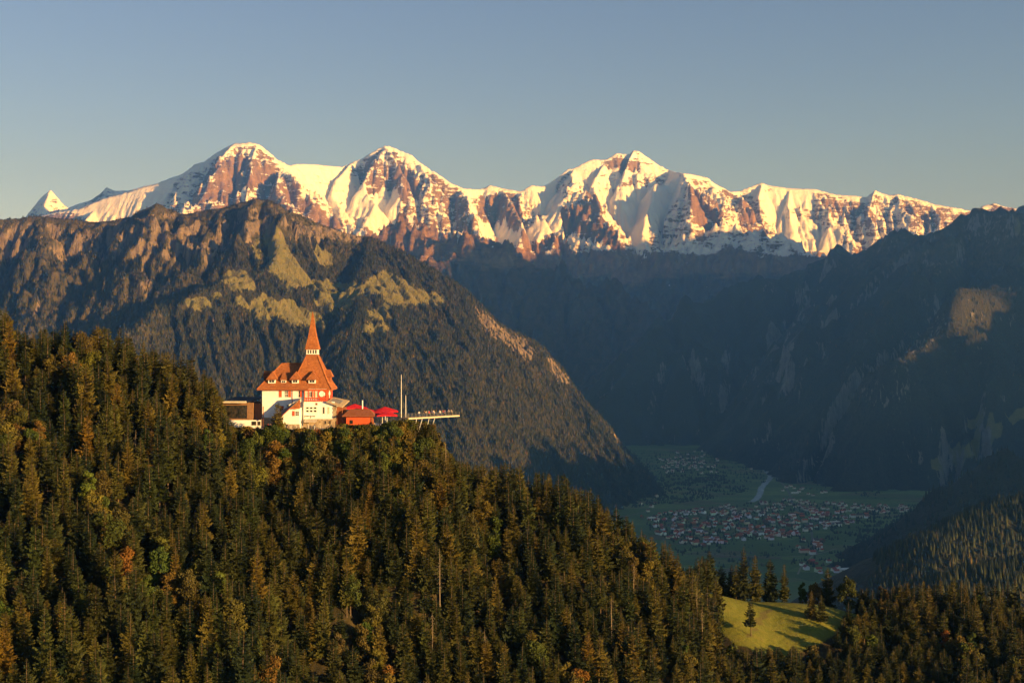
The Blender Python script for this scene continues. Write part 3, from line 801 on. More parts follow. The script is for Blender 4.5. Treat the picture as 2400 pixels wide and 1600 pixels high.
def make_broadleaf(seed, H=12.0, rad=3.4, n=2300, leaf=0.42, low=0.25):
    g = np.random.default_rng(seed); r = random.Random(seed)
    tv, tf = [], []
    tube(tv, tf, [(0, 0, -1.0), (0.05, 0, H * 0.3), (0, 0.1, H * 0.62), (0, 0, H * 0.88)], [0.28, 0.2, 0.12, 0.03], 6)
    cl = []
    for i in range(16):
        u = r.uniform(low, 0.95); a = r.uniform(0, 6.28)
        rr = rad * math.sqrt(max(0.02, 1 - ((u - 0.52) / 0.52) ** 2)) * r.uniform(0.35, 0.8)
        c = (rr * math.cos(a), rr * math.sin(a), H * u)
        cl.append((c, r.uniform(0.30, 0.52) * rad))
        if i < 9:
            tube(tv, tf, [(0, 0, H * u * 0.55), (c[0] * 0.5, c[1] * 0.5, H * u * 0.8), c], [0.09, 0.06, 0.02], 4)
    cl.append(((0, 0, H * 0.9), 0.32 * rad)); cl.append(((0, 0, H * 0.6), 0.6 * rad))
    trunk = np_mesh('trunk', tv, tf); trunk.materials.append(M_BARK)
    w = np.array([c[1] ** 2 for c in cl]); pick = g.choice(len(cl), n, p=w / w.sum())
    d = g.standard_normal((n, 3)); d /= np.linalg.norm(d, axis=1)[:, None]
    rr = np.array([c[1] for c in cl])[pick] * (0.55 + 0.5 * g.random(n))
    C = np.array([c[0] for c in cl])[pick] + d * rr[:, None] * np.array([1, 1, 0.8])
    nrm = d + g.standard_normal((n, 3)) * 0.7; nrm /= np.linalg.norm(nrm, axis=1)[:, None]
    t1 = np.cross(nrm, g.standard_normal((n, 3))); t1 /= np.linalg.norm(t1, axis=1)[:, None]
    t2 = np.cross(nrm, t1)
    s = leaf * (0.6 + 0.8 * g.random(n))[:, None]
    V = np.stack([C - t1 * s, C - t2 * s * 0.55, C + t1 * s, C + t2 * s * 0.55], 1).reshape(-1, 3)
    crown = np_mesh('crown', V, np.arange(4 * n).reshape(-1, 4)); crown.materials.append(M_LEAF)
    return trunk, crown

SPR = [make_spruce(100 + i, 15.0, *p_) for i, p_ in enumerate([(2.9, 0, .06, .78), (2.3, 0.05, .10, .85, .15), (3.2, 0.0, .05, .7, .25), (2.1, 0.1, .12, .62), (2.7, 0.35, .22, .7, .3), (3.0, 0.1, .08, .95, .2), (2.5, 0.55, .28, .6, .2), (3.3, 0.05, .08, .6, .25), (2.6, 0.15, .15, .5, .3), (2.9, 0.25, .10, .8, .4), (2.0, 0.2, .3, .45, .2), (3.1, 0.1, .06, .55, .3, .93)])]
BRD = [make_broadleaf(200 + i, 12.0, r_, 3600, 0.33) for i, r_ in enumerate((3.2, 3.8, 2.8, 4.2))]
BSH = [make_broadleaf(300 + i, 4.0, 2.2, 700, 0.34, 0.1) for i in range(3)]

# the outline of the tree tops against what lies behind (photograph pixels)
TOPS = np.array([(-200, 700), (0, 700), (12, 705), (34, 762), (60, 770), (90, 762), (120, 772), (158, 742), (190, 778), (232, 746), (250, 760), (285, 756), (310, 790), (340, 792), (360, 815), (400, 820), (432, 818), (450, 812), (470, 850), (500, 882), (520, 935), (545, 992), (560, 1002), (630, 1006), (650, 980), (668, 1006), (760, 1008), (800, 1000), (850, 997), (950, 982), (1012, 990), (1030, 1045), (1080, 1070), (1110, 1085), (1150, 1074), (1170, 1060), (1205, 1082), (1262, 1098), (1312, 1095), (1340, 1130), (1390, 1134), (1430, 1165), (1470, 1200), (1512, 1232), (1565, 1250), (1600, 1300), (1635, 1350), (1665, 1420), (1695, 1485), (1725, 1535), (2600, 1640)], float)
KTOPS = np.array([(1500, 1420), (1610, 1330), (1632, 1300), (1665, 1284), (1692, 1320), (1742, 1276), (1765, 1295), (1800, 1300), (1830, 1310), (1855, 1325), (1880, 1335), (1930, 1306), (1985, 1325), (2040, 1322), (2100, 1340), (2200, 1345), (2260, 1352), (2400, 1350), (2700, 1360)], float)
pts = []
cell = 3.8
gy_ = np.arange(215, 470, cell)
tr = np.random.default_rng(77)
for y0 in gy_:
    for x0 in np.arange(-190, 230, cell):
        x = x0 + tr.uniform(-.48, .48) * cell; y = y0 + tr.uniform(-.48, .48) * cell
        px = CX + F * x / y
        if px < -130 or px > 2530: continue
        pts.append((x, y))
for k in range(330):          # the steep bank below the terrace end is just as densely wooded
    y = tr.uniform(345, 392); px = tr.uniform(700, 1080)
    pts.append(((px - CX) / F * y, y))
pts = np.array(pts)
pz = bil(nz, NX, NY, pts[:, 0], pts[:, 1])
ppx = CX + F * pts[:, 0] / pts[:, 1]; ppy = CY - F * (pz - CAMZ) / pts[:, 1]
hk = NE_.r[0]; onknoll = np.array([0] * len(pts), bool)
tA = Terrain(); tA.r = NE_.r[:1]; tB = Terrain(); tB.r = NE_.r[1:]
onknoll = tB.height(pts[:, 0], pts[:, 1]) > tA.height(pts[:, 0], pts[:, 1])
inmead = inpoly(ppx, ppy, MEAD_K) & onknoll
terr = (ppx > 540) & (ppx < 975) & (pts[:, 1] > 391.5) & ~onknoll
TREES = []          # x, y, z, height, kind, px, py, knoll
for i in range(len(pts)):
    x, y = pts[i]; px, py, z = ppx[i], ppy[i], pz[i]
    if terr[i] or py > 1900: continue
    lim = np.interp(px, KTOPS[:, 0], KTOPS[:, 1]) if onknoll[i] else np.interp(px, TOPS[:, 0], TOPS[:, 1])
    cr_y = np.interp(px, [p[0] for p in (kcrest if onknoll[i] else ncrest)], [p[2] for p in (kcrest if onknoll[i] else ncrest)])
    if y > cr_y + 9: continue
    if inmead[i]:
        continue
    h = tr.uniform(7.5, 15) * (1 + 0.35 * float(perlin(np.array([x / 14]), np.array([y / 14]), 9)[0])) * (1.25 if tr.random() < 0.12 else 1.0)
    hmax = (py - lim) * y / F
    if hmax < 2.0: continue
    if y > cr_y - 7: h = max(h, hmax * tr.uniform(0.72, 1.0))
    h = min(h, hmax * tr.uniform(0.93, 1.0), 21)
    # keep the meadow open to view
    if onknoll[i] and y < 456 and 1690 < px < 1960:
        mt = (py - 1512 - 0.02 * abs(px - 1830)) * y / F
        h = min(h, max(0, mt))
        if h < 5: continue
    if onknoll[i] and 1880 < px < 2250 and 1 < 2:
        h = min(h, 9.0 + 6.0 * abs(px - 2000) / 250) if y > 440 else min(h, 8.0)
    if (not onknoll[i]) and 1690 < px < 1850 and h > 0:
        h = min(h, (py - 1530) * y / F)
        if h < 4: continue
    if tr.random() < 0.03: continue
    u = fbm(np.array([x / 22]), np.array([y / 22]), 2, 0.5, 141)[0] + tr.normal(0, 0.25)
    green = (560 < px < 1010) and py < 1180 and not onknoll[i]
    if h < 6.0: kind = 'bush' if (green or tr.random() < 0.5) else 'spruce'
    elif green and tr.random() < 0.55: kind = 'broad'
    elif u > 0.62: kind = 'broad'
    else: kind = 'spruce'
    if kind == 'broad': h = min(h, 11)
    TREES.append((x, y, z, h, kind, px, py, bool(onknoll[i])))
# a few single trees the photograph shows
for (px, py, Y, h, kind) in ((652, 1090, 389, 13.2, 'spruce'), (1742, 1408, 462, 19, 'spruce'), (1770, 1411, 464, 16.5, 'spruce'), (1805, 1412, 466, 15.5, 'spruce'), (1838, 1412, 468, 14.5, 'spruce'), (1662, 1392, 462, 15.5, 'spruce'), (1640, 1392, 466, 13.5, 'spruce'), (1690, 1402, 466, 12.5, 'spruce'), (1715, 1406, 470, 15.0, 'spruce'), (1730, 1410, 472, 13, 'spruce'), (1760, 1520, 430, 11.0, 'spruce'), (1985, 1430, 464, 13, 'broad'), (1940, 1420, 470, 17, 'spruce'), (1880, 1415, 472, 10, 'broad'), (1910, 1418, 470, 10, 'broad'), (1902, 1475, 445, 9.5, 'spruce'), (1925, 1480, 444, 9, 'spruce'), (1018, 1100, 408, 13.2, 'spruce')):
    x = (px - CX) / F * Y
    zz = float(bil(nz, NX, NY, np.array([x]), np.array([Y]))[0])
    if Y < 440 or px in (1760,): pass
    TREES.append((x, Y, zz, h, kind, px, CY - F * (zz - CAMZ) / Y, px > 1600))

for k in range(75):
    px = 548 + k * 5.6 + tr.uniform(-2.5, 2.5); Y = tr.uniform(388.0, 392.6)
    x = (px - CX) / F * Y
    zz = float(bil(nz, NX, NY, np.array([x]), np.array([Y]))[0])
    lim = np.interp(px, TOPS[:, 0], TOPS[:, 1]) + tr.uniform(-4, 10)
    hh = (CY - F * (zz - CAMZ) / Y - lim) * Y / F
    if hh > 0.9: TREES.append((x, Y, zz, min(hh, 4.5), 'bush', px, CY - F * (zz - CAMZ) / Y, False))

def place(px, knoll, py=1200):
    if knoll: return 'behind the sunlit meadow' if 1600 < px < 1860 else ('right beside the sunlit meadow' if px < 2030 else 'on the wooded rise beyond the meadow')
    lv = 0 if py < 1130 else (1 if py < 1380 else 2)
    if px < 540: return ('along the top of the slope beside the annex', 'on the upper slope left of the restaurant', 'low on the slope left of the restaurant')[0 if py < 980 else (1 if py < 1250 else 2)]
    if px < 1010: return ('close below the restaurant terrace', 'midway down the slope below the restaurant', 'far down the slope below the restaurant')[lv]
    if px < 1500: return ('just right of the viewing platform', 'on the ridge falling to the valley', 'low on the slope under the falling ridge')[lv]
    return 'on the lower slope beside the meadow'
TONES = [((0.62, 0.80, 0.85), 'dark green'), ((1.0, 1.0, 1.0), 'olive'), ((1.3, 1.05, 0.8), 'golden brown')]
LEAVES = [((0.052, 0.068, 0.012), 'green'), ((0.088, 0.088, 0.013), 'yellow green'), ((0.135, 0.088, 0.014), 'golden'), ((0.17, 0.072, 0.014), 'orange autumn'), ((0.115, 0.042, 0.016), 'rust red autumn'), ((0.078, 0.062, 0.016), 'olive')]
def tree_object(name, meshes, x, y, z, s, sw, rot, label, group, color=None):
    root = empty(name, (x, y, z - 0.05), rot)
    root.scale = (sw, sw, s)
    root.rotation_euler = (tr.normal(0, 0.025), tr.normal(0, 0.025), rot)
    tag(root, label, 'bush' if name == 'bush' else 'tree', group)
    for nm, me in zip(('trunk', 'crown'), meshes):
        c = bpy.data.objects.new(nm, me)
        if color: c.color = (*color, 1)
        link(c, root)
    return root
spr = [t for t in TREES if t[4] == 'spruce']; brd = [t for t in TREES if t[4] == 'broad']; bsh = [t for t in TREES if t[4] == 'bush']
def shown(t):
    top = t[6] - t[3] * F / t[1]
    vis = -20 < t[5] < 2420 and top < 1540
    return (t[3] / t[1]) * (1 if vis else 0.05)
spr.sort(key=shown, reverse=True); brd.sort(key=shown, reverse=True)
NSP = 290
for t in spr[:NSP]:
    v = tr.integers(len(SPR))
    sparse = v in (4, 6, 9)
    s = t[3] / 15.0
    size = 'tall' if t[3] > 15.5 else ('medium' if t[3] > 12 else 'short')
    look = 'sparse spruce showing its trunk' if sparse else ('%s %s spruce' % (size, 'slender' if v in (1, 3, 10) else ('broad crowned' if v in (7, 8, 11) else 'full')))
    tc, tn = TONES[tr.integers(3)]
    lab = '%s %s %s' % (tn, look, place(t[5], t[7], t[6]))
    tree_object('spruce_tree', SPR[v], t[0], t[1], t[2], s, (0.55 + 0.45 * s) * tr.uniform(0.9, 1.15), tr.uniform(0, 6.28), lab, lab, tc)
for t in brd[:290]:
    v = tr.integers(len(BRD)); s = t[3] / 12.0
    green = 560 < t[5] < 1010 and t[6] < 1200
    ci = tr.choice(6, p=[.3, .4, .1, .02, .0, .18] if green else [.34, .22, .10, .04, .01, .29])
    c, cn = LEAVES[ci]
    c = tuple(k * tr.uniform(0.8, 1.2) for k in c)
    lab = '%s leafed broadleaf tree %s' % (cn, place(t[5], t[7], t[6]))
    tree_object('broadleaf_tree', BRD[v], t[0], t[1], t[2], s, s * tr.uniform(0.75, 1.0), tr.uniform(0, 6.28), lab, lab, c)
for t in bsh[:290]:
    v = tr.integers(len(BSH)); s = t[3] / 4.0
    c, cn = LEAVES[tr.choice([0, 1, 1, 5, 2])]
    lab = '%s leafy bush %s' % (cn, place(t[5], t[7], t[6]))
    tree_object('bush', BSH[v], t[0], t[1], t[2], s, s * tr.uniform(0.8, 1.1), tr.uniform(0, 6.28), lab, lab, c)
def make_snag(seed):
    g = random.Random(seed); V, T = [], []
    tube(V, T, [(0, 0, -1), (0.05, 0, 5), (0.0, 0.1, 9), (0.1, 0, 12)], [0.16, 0.12, 0.07, 0.02], 6)
    V2, T2 = V, T
    for i in range(34):
        z = g.uniform(3.5, 11.5); a = g.uniform(0, 6.28); ln = g.uniform(0.7, 2.4) * (1.1 - z / 14)
        tube(V2, T2, [(0, 0, z), (math.cos(a) * ln * .6, math.sin(a) * ln * .6, z - 0.1), (math.cos(a) * ln, math.sin(a) * ln, z - 0.35)], [0.07, 0.05, 0.02], 4)
    t1 = np_mesh('trunk', V, T)
    t1.materials.append(M_SNAG)
    return (t1,)
M_SNAG = plain('bleached_dead_wood', (0.17, 0.13, 0.09), 0.9, 0.3, 2)
SNAG = [make_snag(5), make_snag(6)]
cand = [t for t in spr[NSP:] if t[5] < 1650 and 1100 < t[6] < 1620 and t[3] > 8]
for i in range(min(14, len(cand))):
    t = cand[int(tr.integers(len(cand)))]
    root = empty('dead_tree', (t[0] + 1.2, t[1] - 1.6, t[2] - 0.05), tr.uniform(0, 6.28)); s_ = tr.uniform(0.8, 1.15); root.scale = (s_, s_, s_ * tr.uniform(0.9, 1.15))
    lab = 'bare bleached dead tree among the spruces ' + place(t[5], t[7], t[6])
    tag(root, lab, 'tree', lab)
    for nm, me in zip(('trunk',), SNAG[i % 2]): link(bpy.data.objects.new(nm, me), root)
rest = spr[NSP:]
print('near trees', len(spr), len(brd), len(bsh), 'far', len(Pm), len(Pr), len(Ps))

# the remaining spruces read as one mass of forest: one object that sets the same trees on its points
def forest_mass(name, trees, label):
    n = len(trees)
    V = np.array([(t[0], t[1], t[2] - 0.05) for t in trees])
    me = bpy.data.meshes.new(name)
    me.vertices.add(n); me.vertices.foreach_set('co', V.astype(np.float32).ravel())
    s = np.array([t[3] / 15.0 for t in trees]); sw = (0.55 + 0.45 * s) * tr.uniform(0.9, 1.15, n)
    a = me.attributes.new('tree_scale', 'FLOAT_VECTOR', 'POINT'); a.data.foreach_set('vector', np.stack([sw, sw, s], -1).astype(np.float32).ravel())
    a = me.attributes.new('tree_turn', 'FLOAT', 'POINT'); a.data.foreach_set('value', tr.uniform(0, 6.28, n).astype(np.float32))
    a = me.attributes.new('tree_kind', 'INT', 'POINT'); a.data.foreach_set('value', tr.integers(0, len(SPR), n).astype(np.int32))
    o = link(bpy.data.objects.new(name, me))
    ng = bpy.data.node_groups.new('forest_nodes', 'GeometryNodeTree')
    ng.interface.new_socket('Geometry', in_out='INPUT', socket_type='NodeSocketGeometry')
    ng.interface.new_socket('Geometry', in_out='OUTPUT', socket_type='NodeSocketGeometry')
    N, Lk = ng.nodes, ng.links
    gi, go = N.new('NodeGroupInput'), N.new('NodeGroupOutput')
    iop = N.new('GeometryNodeInstanceOnPoints'); jn = N.new('GeometryNodeJoinGeometry')
    for i, (tk, cr) in enumerate(SPR):
        tv = np.zeros(len(tk.vertices) * 3, np.float32); tk.vertices.foreach_get('co', tv)
        cv = np.zeros(len(cr.vertices) * 3, np.float32); cr.vertices.foreach_get('co', cv)
        tl = np.zeros(len(tk.loops), np.int32); tk.loops.foreach_get('vertex_index', tl)
        cl = np.zeros(len(cr.loops), np.int32); cr.loops.foreach_get('vertex_index', cl)
        both = np_mesh('whole_tree', np.concatenate([tv, cv]).reshape(-1, 3), np.concatenate([tl, cl + len(tk.vertices)]).reshape(-1, 3), False, [0] * (len(tl) // 3) + [1] * (len(cl) // 3))
        both.materials.append(M_BARK); both.materials.append(M_SPRUCE)
        po = bpy.data.objects.new('whole_tree', both)
        oi = N.new('GeometryNodeObjectInfo'); oi.inputs['Object'].default_value = po; oi.inputs['As Instance'].default_value = True
        Lk.new(oi.outputs['Geometry'], jn.inputs[0])
    def na(nm, ty):
        q = N.new('GeometryNodeInputNamedAttribute'); q.data_type = ty; q.inputs['Name'].default_value = nm
        return q.outputs['Attribute']
    cx = N.new('ShaderNodeCombineXYZ'); Lk.new(na('tree_turn', 'FLOAT'), cx.inputs['Z'])
    iop.inputs['Pick Instance'].default_value = True
    Lk.new(gi.outputs[0], iop.inputs['Points']); Lk.new(jn.outputs[0], iop.inputs['Instance'])
    Lk.new(na('tree_kind', 'INT'), iop.inputs['Instance Index']); Lk.new(cx.outputs[0], iop.inputs['Rotation']); Lk.new(na('tree_scale', 'FLOAT_VECTOR'), iop.inputs['Scale'])
    Lk.new(iop.outputs[0], go.inputs[0])
    md = o.modifiers.new('forest', 'NODES'); md.node_group = ng
    return tag(o, label, 'forest', kind='stuff')
if rest:
    forest_mass('forest', rest, 'mass of further spruces filling the near hillside between the single trees')

# ------------------------------------------------------------------ restaurant on the hill top
class MB:
    """collects boxes, prisms, tubes and sheets and links them as one mesh object"""
    def __init__(self):
        self.v, self.f, self.m = [], [], []
    def poly(self, pts, mi=0):
        b = len(self.v); self.v += [tuple(p) for p in pts]; self.f.append(tuple(range(b, b + len(pts)))); self.m.append(mi)
        return self
    def box(self, x0, x1, y0, y1, z0, z1, mi=0):
        b = len(self.v)
        self.v += [(x, y, z) for z in (z0, z1) for y in (y0, y1) for x in (x0, x1)]
        for q in ((0, 2, 3, 1), (4, 5, 7, 6), (0, 1, 5, 4), (2, 6, 7, 3), (0, 4, 6, 2), (1, 3, 7, 5)):
            self.f.append(tuple(b + i for i in q)); self.m.append(mi)
        return self
    def prism(self, outline, off, mi=0):
        """outline: 3D polygon, off: extrusion vector"""
        n = len(outline); b = len(self.v)
        self.v += [tuple(p) for p in outline] + [tuple(p[i] + off[i] for i in range(3)) for p in outline]
        self.f.append(tuple(b + i for i in range(n))); self.m.append(mi)
        self.f.append(tuple(b + n + i for i in reversed(range(n)))); self.m.append(mi)
        for i in range(n):
            j = (i + 1) % n
            self.f.append((b + i, b + n + i, b + n + j, b + j)); self.m.append(mi)
        return self
    def tube(self, p, q, r0, r1=None, k=8, mi=0):
        r1 = r0 if r1 is None else r1
        p, q = Vector(p), Vector(q); d = (q - p).normalized()
        a = d.orthogonal().normalized(); c = d.cross(a); b = len(self.v)
        for (o, r) in ((p, r0), (q, r1)):
            for i in range(k):
                t = i * 2 * math.pi / k
                self.v.append(tuple(o + a * (r * math.cos(t)) + c * (r * math.sin(t))))
        for i in range(k):
            j = (i + 1) % k
            self.f.append((b + i, b + j, b + k + j, b + k + i)); self.m.append(mi)
        self.f.append(tuple(b + i for i in reversed(range(k)))); self.m.append(mi)
        self.f.append(tuple(b + k + i for i in range(k))); self.m.append(mi)
        return self
    def square_lathe(self, cx, cy, prof, mi=0, cap=True):
        """four-sided roof: prof [(half width, z)] bottom to top"""
        b = len(self.v)
        for hw, z in prof:
            self.v += [(cx - hw, cy - hw, z), (cx + hw, cy - hw, z), (cx + hw, cy + hw, z), (cx - hw, cy + hw, z)]
        for i in range(len(prof) - 1):
            for j in range(4):
                k = (j + 1) % 4
                self.f.append((b + i * 4 + j, b + i * 4 + k, b + i * 4 + 4 + k, b + i * 4 + 4 + j)); self.m.append(mi)
        self.f.append((b + 3, b + 2, b + 1, b)); self.m.append(mi)
        if cap:
            e = b + (len(prof) - 1) * 4
            self.f.append((e, e + 1, e + 2, e + 3)); self.m.append(mi)
        return self
    def build(self, name, mats, parent=None, origin=(0, 0, 0)):
        me = bpy.data.meshes.new(name)
        me.from_pydata([(v[0] - origin[0], v[1] - origin[1], v[2] - origin[2]) for v in self.v], [], self.f)
        for m in (mats if isinstance(mats, (list, tuple)) else [mats]): me.materials.append(m)
        me.polygons.foreach_set('material_index', self.m)
        bm = bmesh.new(); bm.from_mesh(me); bmesh.ops.recalc_face_normals(bm, faces=bm.faces); bm.to_mesh(me); bm.free()
        return link(bpy.data.objects.new(name, me), parent)

S = 400.0 / F                                  # metres per photograph pixel at the restaurant front
def sx(px): return (px - CX) * S
def szz(py): return CAMZ + (CY - py) * S

def mat_tiles():
    t = NT('orange_roof_tiles')
    co = t.node('ShaderNodeTexCoord').outputs['Object']
    n = t.noise(1.6, 6, 0.7, co); n2 = t.noise(0.35, 4, 0.6, co)
    w = t.node('ShaderNodeTexWave', wave_type='BANDS', bands_direction='Z'); t.put(w, 'Vector', co); t.put(w, 'Scale', 1.5); t.put(w, 'Distortion', 0.6)
    c = t.ramp(n, [(0.25, (0.15, 0.052, 0.020)), (0.5, (0.31, 0.105, 0.034)), (0.75, (0.44, 0.17, 0.058))])
    c = t.mix(t.mapr(n2, 0.4, 0.7, 0, 0.45), c, (0.19, 0.065, 0.028))
    t.bump(t.math('ADD', w.outputs['Fac'], t.math('MULTIPLY', n, 0.8)), 0.05, 0.8)
    return t.base(c)
def mat_planks(name, a, b, scale):
    t = NT(name)
    co = t.node('ShaderNodeTexCoord').outputs['Object']
    w = t.node('ShaderNodeTexWave', wave_type='BANDS', bands_direction='X'); t.put(w, 'Vector', co); t.put(w, 'Scale', scale)
    n = t.noise(1.5, 4, 0.6, co)
    t.bump(w.outputs['Fac'], 0.05, 0.7)
    return t.base(t.mix(t.mapr(n, 0.3, 0.7), a, b))
def mat_stone(name, a, b):
    t = NT(name)
    co = t.node('ShaderNodeTexCoord').outputs['Object']
    v = t.node('ShaderNodeTexVoronoi'); t.put(v, 'Vector', co); t.put(v, 'Scale', 1.8)
    sp = t.node('ShaderNodeSeparateColor'); t.put(sp, '0', v.outputs['Color'])
    t.bump(v.outputs['Distance'], 0.12, 0.7)
    return t.base(t.mix(sp.outputs[0], a, b))
M_TILE = mat_tiles()
M_WHITE = plain('white_render', (0.74, 0.71, 0.66), 0.85, 0.07, 0.6)
M_STONE = mat_stone('quarry_stone', (0.22, 0.16, 0.10), (0.38, 0.29, 0.19))
M_RED = plain('red_painted_wood', (0.42, 0.055, 0.022), 0.7, 0.15, 2)
M_ORANGE = plain('orange_red_wood', (0.52, 0.085, 0.028), 0.75, 0.12, 1.2)
M_TIMBER = plain('brown_timber', (0.22, 0.075, 0.035), 0.8, 0.2, 2)
M_FRAME = plain('window_frame_white', (0.72, 0.69, 0.63), 0.6, 0.06, 2)
M_CURTAIN = plain('cream_curtain', (0.55, 0.45, 0.30), 0.9, 0.15, 3)
M_BROWN = mat_planks('brown_cladding', (0.20, 0.105, 0.055), (0.27, 0.15, 0.08), 3.0)
M_GREYROOF = plain('grey_slate_roof', (0.17, 0.165, 0.16), 0.6, 0.15, 1.5)
M_BLACK = plain('dark_membrane_and_shade', (0.02, 0.022, 0.025), 0.7, 0.2, 1)
M_METAL = plain('galvanised_metal', (0.45, 0.45, 0.45), 0.45, 0.1, 2, 0.7)
M_STEEL = plain('dark_steel_cable', (0.16, 0.15, 0.14), 0.5, 0.1, 2, 0.5)
M_WOODROOF = mat_planks('tan_board_roof', (0.30, 0.225, 0.14), (0.38, 0.29, 0.19), 2.0)
M_CONC = plain('pale_concrete', (0.46, 0.39, 0.30), 0.9, 0.15, 0.8)
def mat_glass():
    t = NT('window_glass')
    n = t.noise(1.4, 3, 0.6, t.node('ShaderNodeTexCoord').outputs['Object'])
    t.b.inputs['Roughness'].default_value = 0.12; t.b.inputs['Specular IOR Level'].default_value = 0.5
    return t.base(t.ramp(n, [(0.35, (0.012, 0.014, 0.016)), (0.7, (0.05, 0.04, 0.03))]))
M_GLASS = mat_glass()

BASE = (sx(700), 400.0, szz(998))
rest_o = empty('restaurant', BASE)
tag(rest_o, 'white restaurant with orange tiled roof and tall pointed turret on the hill top', 'building')
def part(mb, name, mats, parent=rest_o, label=None):
    o = mb.build(name, mats, parent, BASE if parent is rest_o else (0, 0, 0))
    if label: o['label'] = label
    return o
def subpart(mb, name, mats, parent):
    o = mb.build(name, mats, parent, BASE)
    return o
G0 = szz(1012)
# walls
part(MB().box(sx(614.5), sx(712.6), 400, 413, G0, szz(913)), 'wall', M_WHITE)
part(MB().box(sx(713), sx(784.5), 399.0, 412.2, G0, szz(941)), 'wall', M_WHITE)
part(MB().box(sx(714), sx(766), 399.6, 411.6, szz(941.5), szz(911)), 'upper_storey', M_WHITE)
part(MB().box(sx(612.6), sx(640), 399.75, 413.2, G0, szz(978)), 'plinth', M_STONE)
part(MB().box(sx(712), sx(785.5), 398.8, 412.4, G0, szz(981)), 'plinth', M_STONE)
for i in range(9):
    y0 = 945 + i * 4.6
    part(MB().box(sx(782.5 if i % 2 else 781.2), sx(788.5), 398.86, 399.9, szz(y0 + 4.2), szz(y0)), 'quoin', M_STONE)
# left wing roof: hipped, eaves all round
def slab(pts, th=0.22):
    return [(p[0], p[1], p[2]) for p in pts]
ez, rz_ = szz(911.5), szz(852.5)
xl, xr, rl, rr = sx(603.5), sx(724), sx(652), sx(722)
yf, yb, ym = 398.9, 414.2, 406.5
mb = MB()
mb.poly([(xl, yf, ez), (xr, yf, ez), (rr, ym, rz_), (rl, ym, rz_)])
mb.poly([(xr, yb, ez), (xl, yb, ez), (rl, ym, rz_), (rr, ym, rz_)])
mb.poly([(xl, yb, ez), (xl, yf, ez), (rl, ym, rz_)])
th = 0.35
mb.poly([(xl, yf, ez), (xl, yf, ez - th), (xr, yf, ez - th), (xr, yf, ez)])
mb.poly([(xl, yf, ez), (xl, yb, ez), (xl, yb, ez - th), (xl, yf, ez - th)])
mb.poly([(xl, yb, ez), (xr, yb, ez), (xr, yb, ez - th), (xl, yb, ez - th)])
mb.poly([(xl, yf, ez - th), (xl, yb, ez - th), (xr, yb, ez - th), (xr, yf, ez - th)])
roof1 = part(mb, 'roof', M_TILE)
subpart(MB().tube((rl, ym, rz_ + 0.05), (rr, ym, rz_ + 0.05), 0.14).tube((xl, yf, ez + 0.05), (rl, ym, rz_ + 0.05), 0.12).tube((xl, yb, ez + 0.05), (rl, ym, rz_ + 0.05), 0.12), 'ridge_cap', M_TILE, roof1)
subpart(MB().tube((xl, yf - 0.05, ez - 0.2), (xr, yf - 0.05, ez - 0.2), 0.09), 'gutter', M_TIMBER, roof1)
# turret roof
tx, ty = sx(726), 406.0
tower = part(MB().square_lathe(tx, ty, [(6.45, szz(914.5)), (6.45, szz(912)), (5.35, szz(899)), (4.2, szz(880)), (3.1, szz(860)), (2.25, szz(845)), (1.8, szz(836)), (1.62, szz(829))]), 'roof', M_TILE, label='steep pyramid roof of the turret')
cap = MB()
prof = [(6.45, szz(912)), (5.35, szz(899)), (4.2, szz(880)), (3.1, szz(860)), (2.25, szz(845)), (1.8, szz(836))]
for (i, j) in ((1, -1), (1, 1), (-1, -1)):
    for a, b in zip(prof[:-1], prof[1:]):
        cap.tube((tx + i * a[0], ty + j * a[0], a[1] + 0.06), (tx + i * b[0], ty + j * b[0], b[1] + 0.06), 0.15, k=6)
subpart(cap, 'ridge_cap', M_TILE, tower)
# belfry: solid black core paints the shade of the openings between white posts
bel = part(MB().box(tx - 1.45, tx + 1.45, ty - 1.45, ty + 1.45, szz(829.5), szz(818)), 'belfry', M_BLACK)
po = MB()
for i in range(5):
    a = -1.5 + i * 0.75
    po.box(tx + a - 0.14, tx + a + 0.14, ty - 1.62, ty - 1.46, szz(828.5), szz(820.4))
    po.box(tx + 1.46, tx + 1.62, ty + a - 0.14, ty + a + 0.14, szz(828.5), szz(820.4))
po.box(tx - 1.66, tx + 1.66, ty - 1.66, ty + 1.66, szz(820.3), szz(818.5)).box(tx - 1.68, tx + 1.68, ty - 1.68, ty + 1.68, szz(830.5), szz(828.6))
subpart(po, 'post', M_FRAME, bel)
spire = part(MB().square_lathe(tx, ty, [(2.05, szz(819)), (1.95, szz(815)), (1.62, szz(803)), (1.2, szz(788)), (0.82, szz(770)), (0.52, szz(751)), (0.26, szz(737)), (0.04, szz(729))]), 'spire', M_TILE, label='tall slender orange spire')
subpart(MB().tube((tx, ty, szz(731)), (tx, ty, szz(723.5)), 0.07, 0.03), 'finial', M_BLACK, spire)
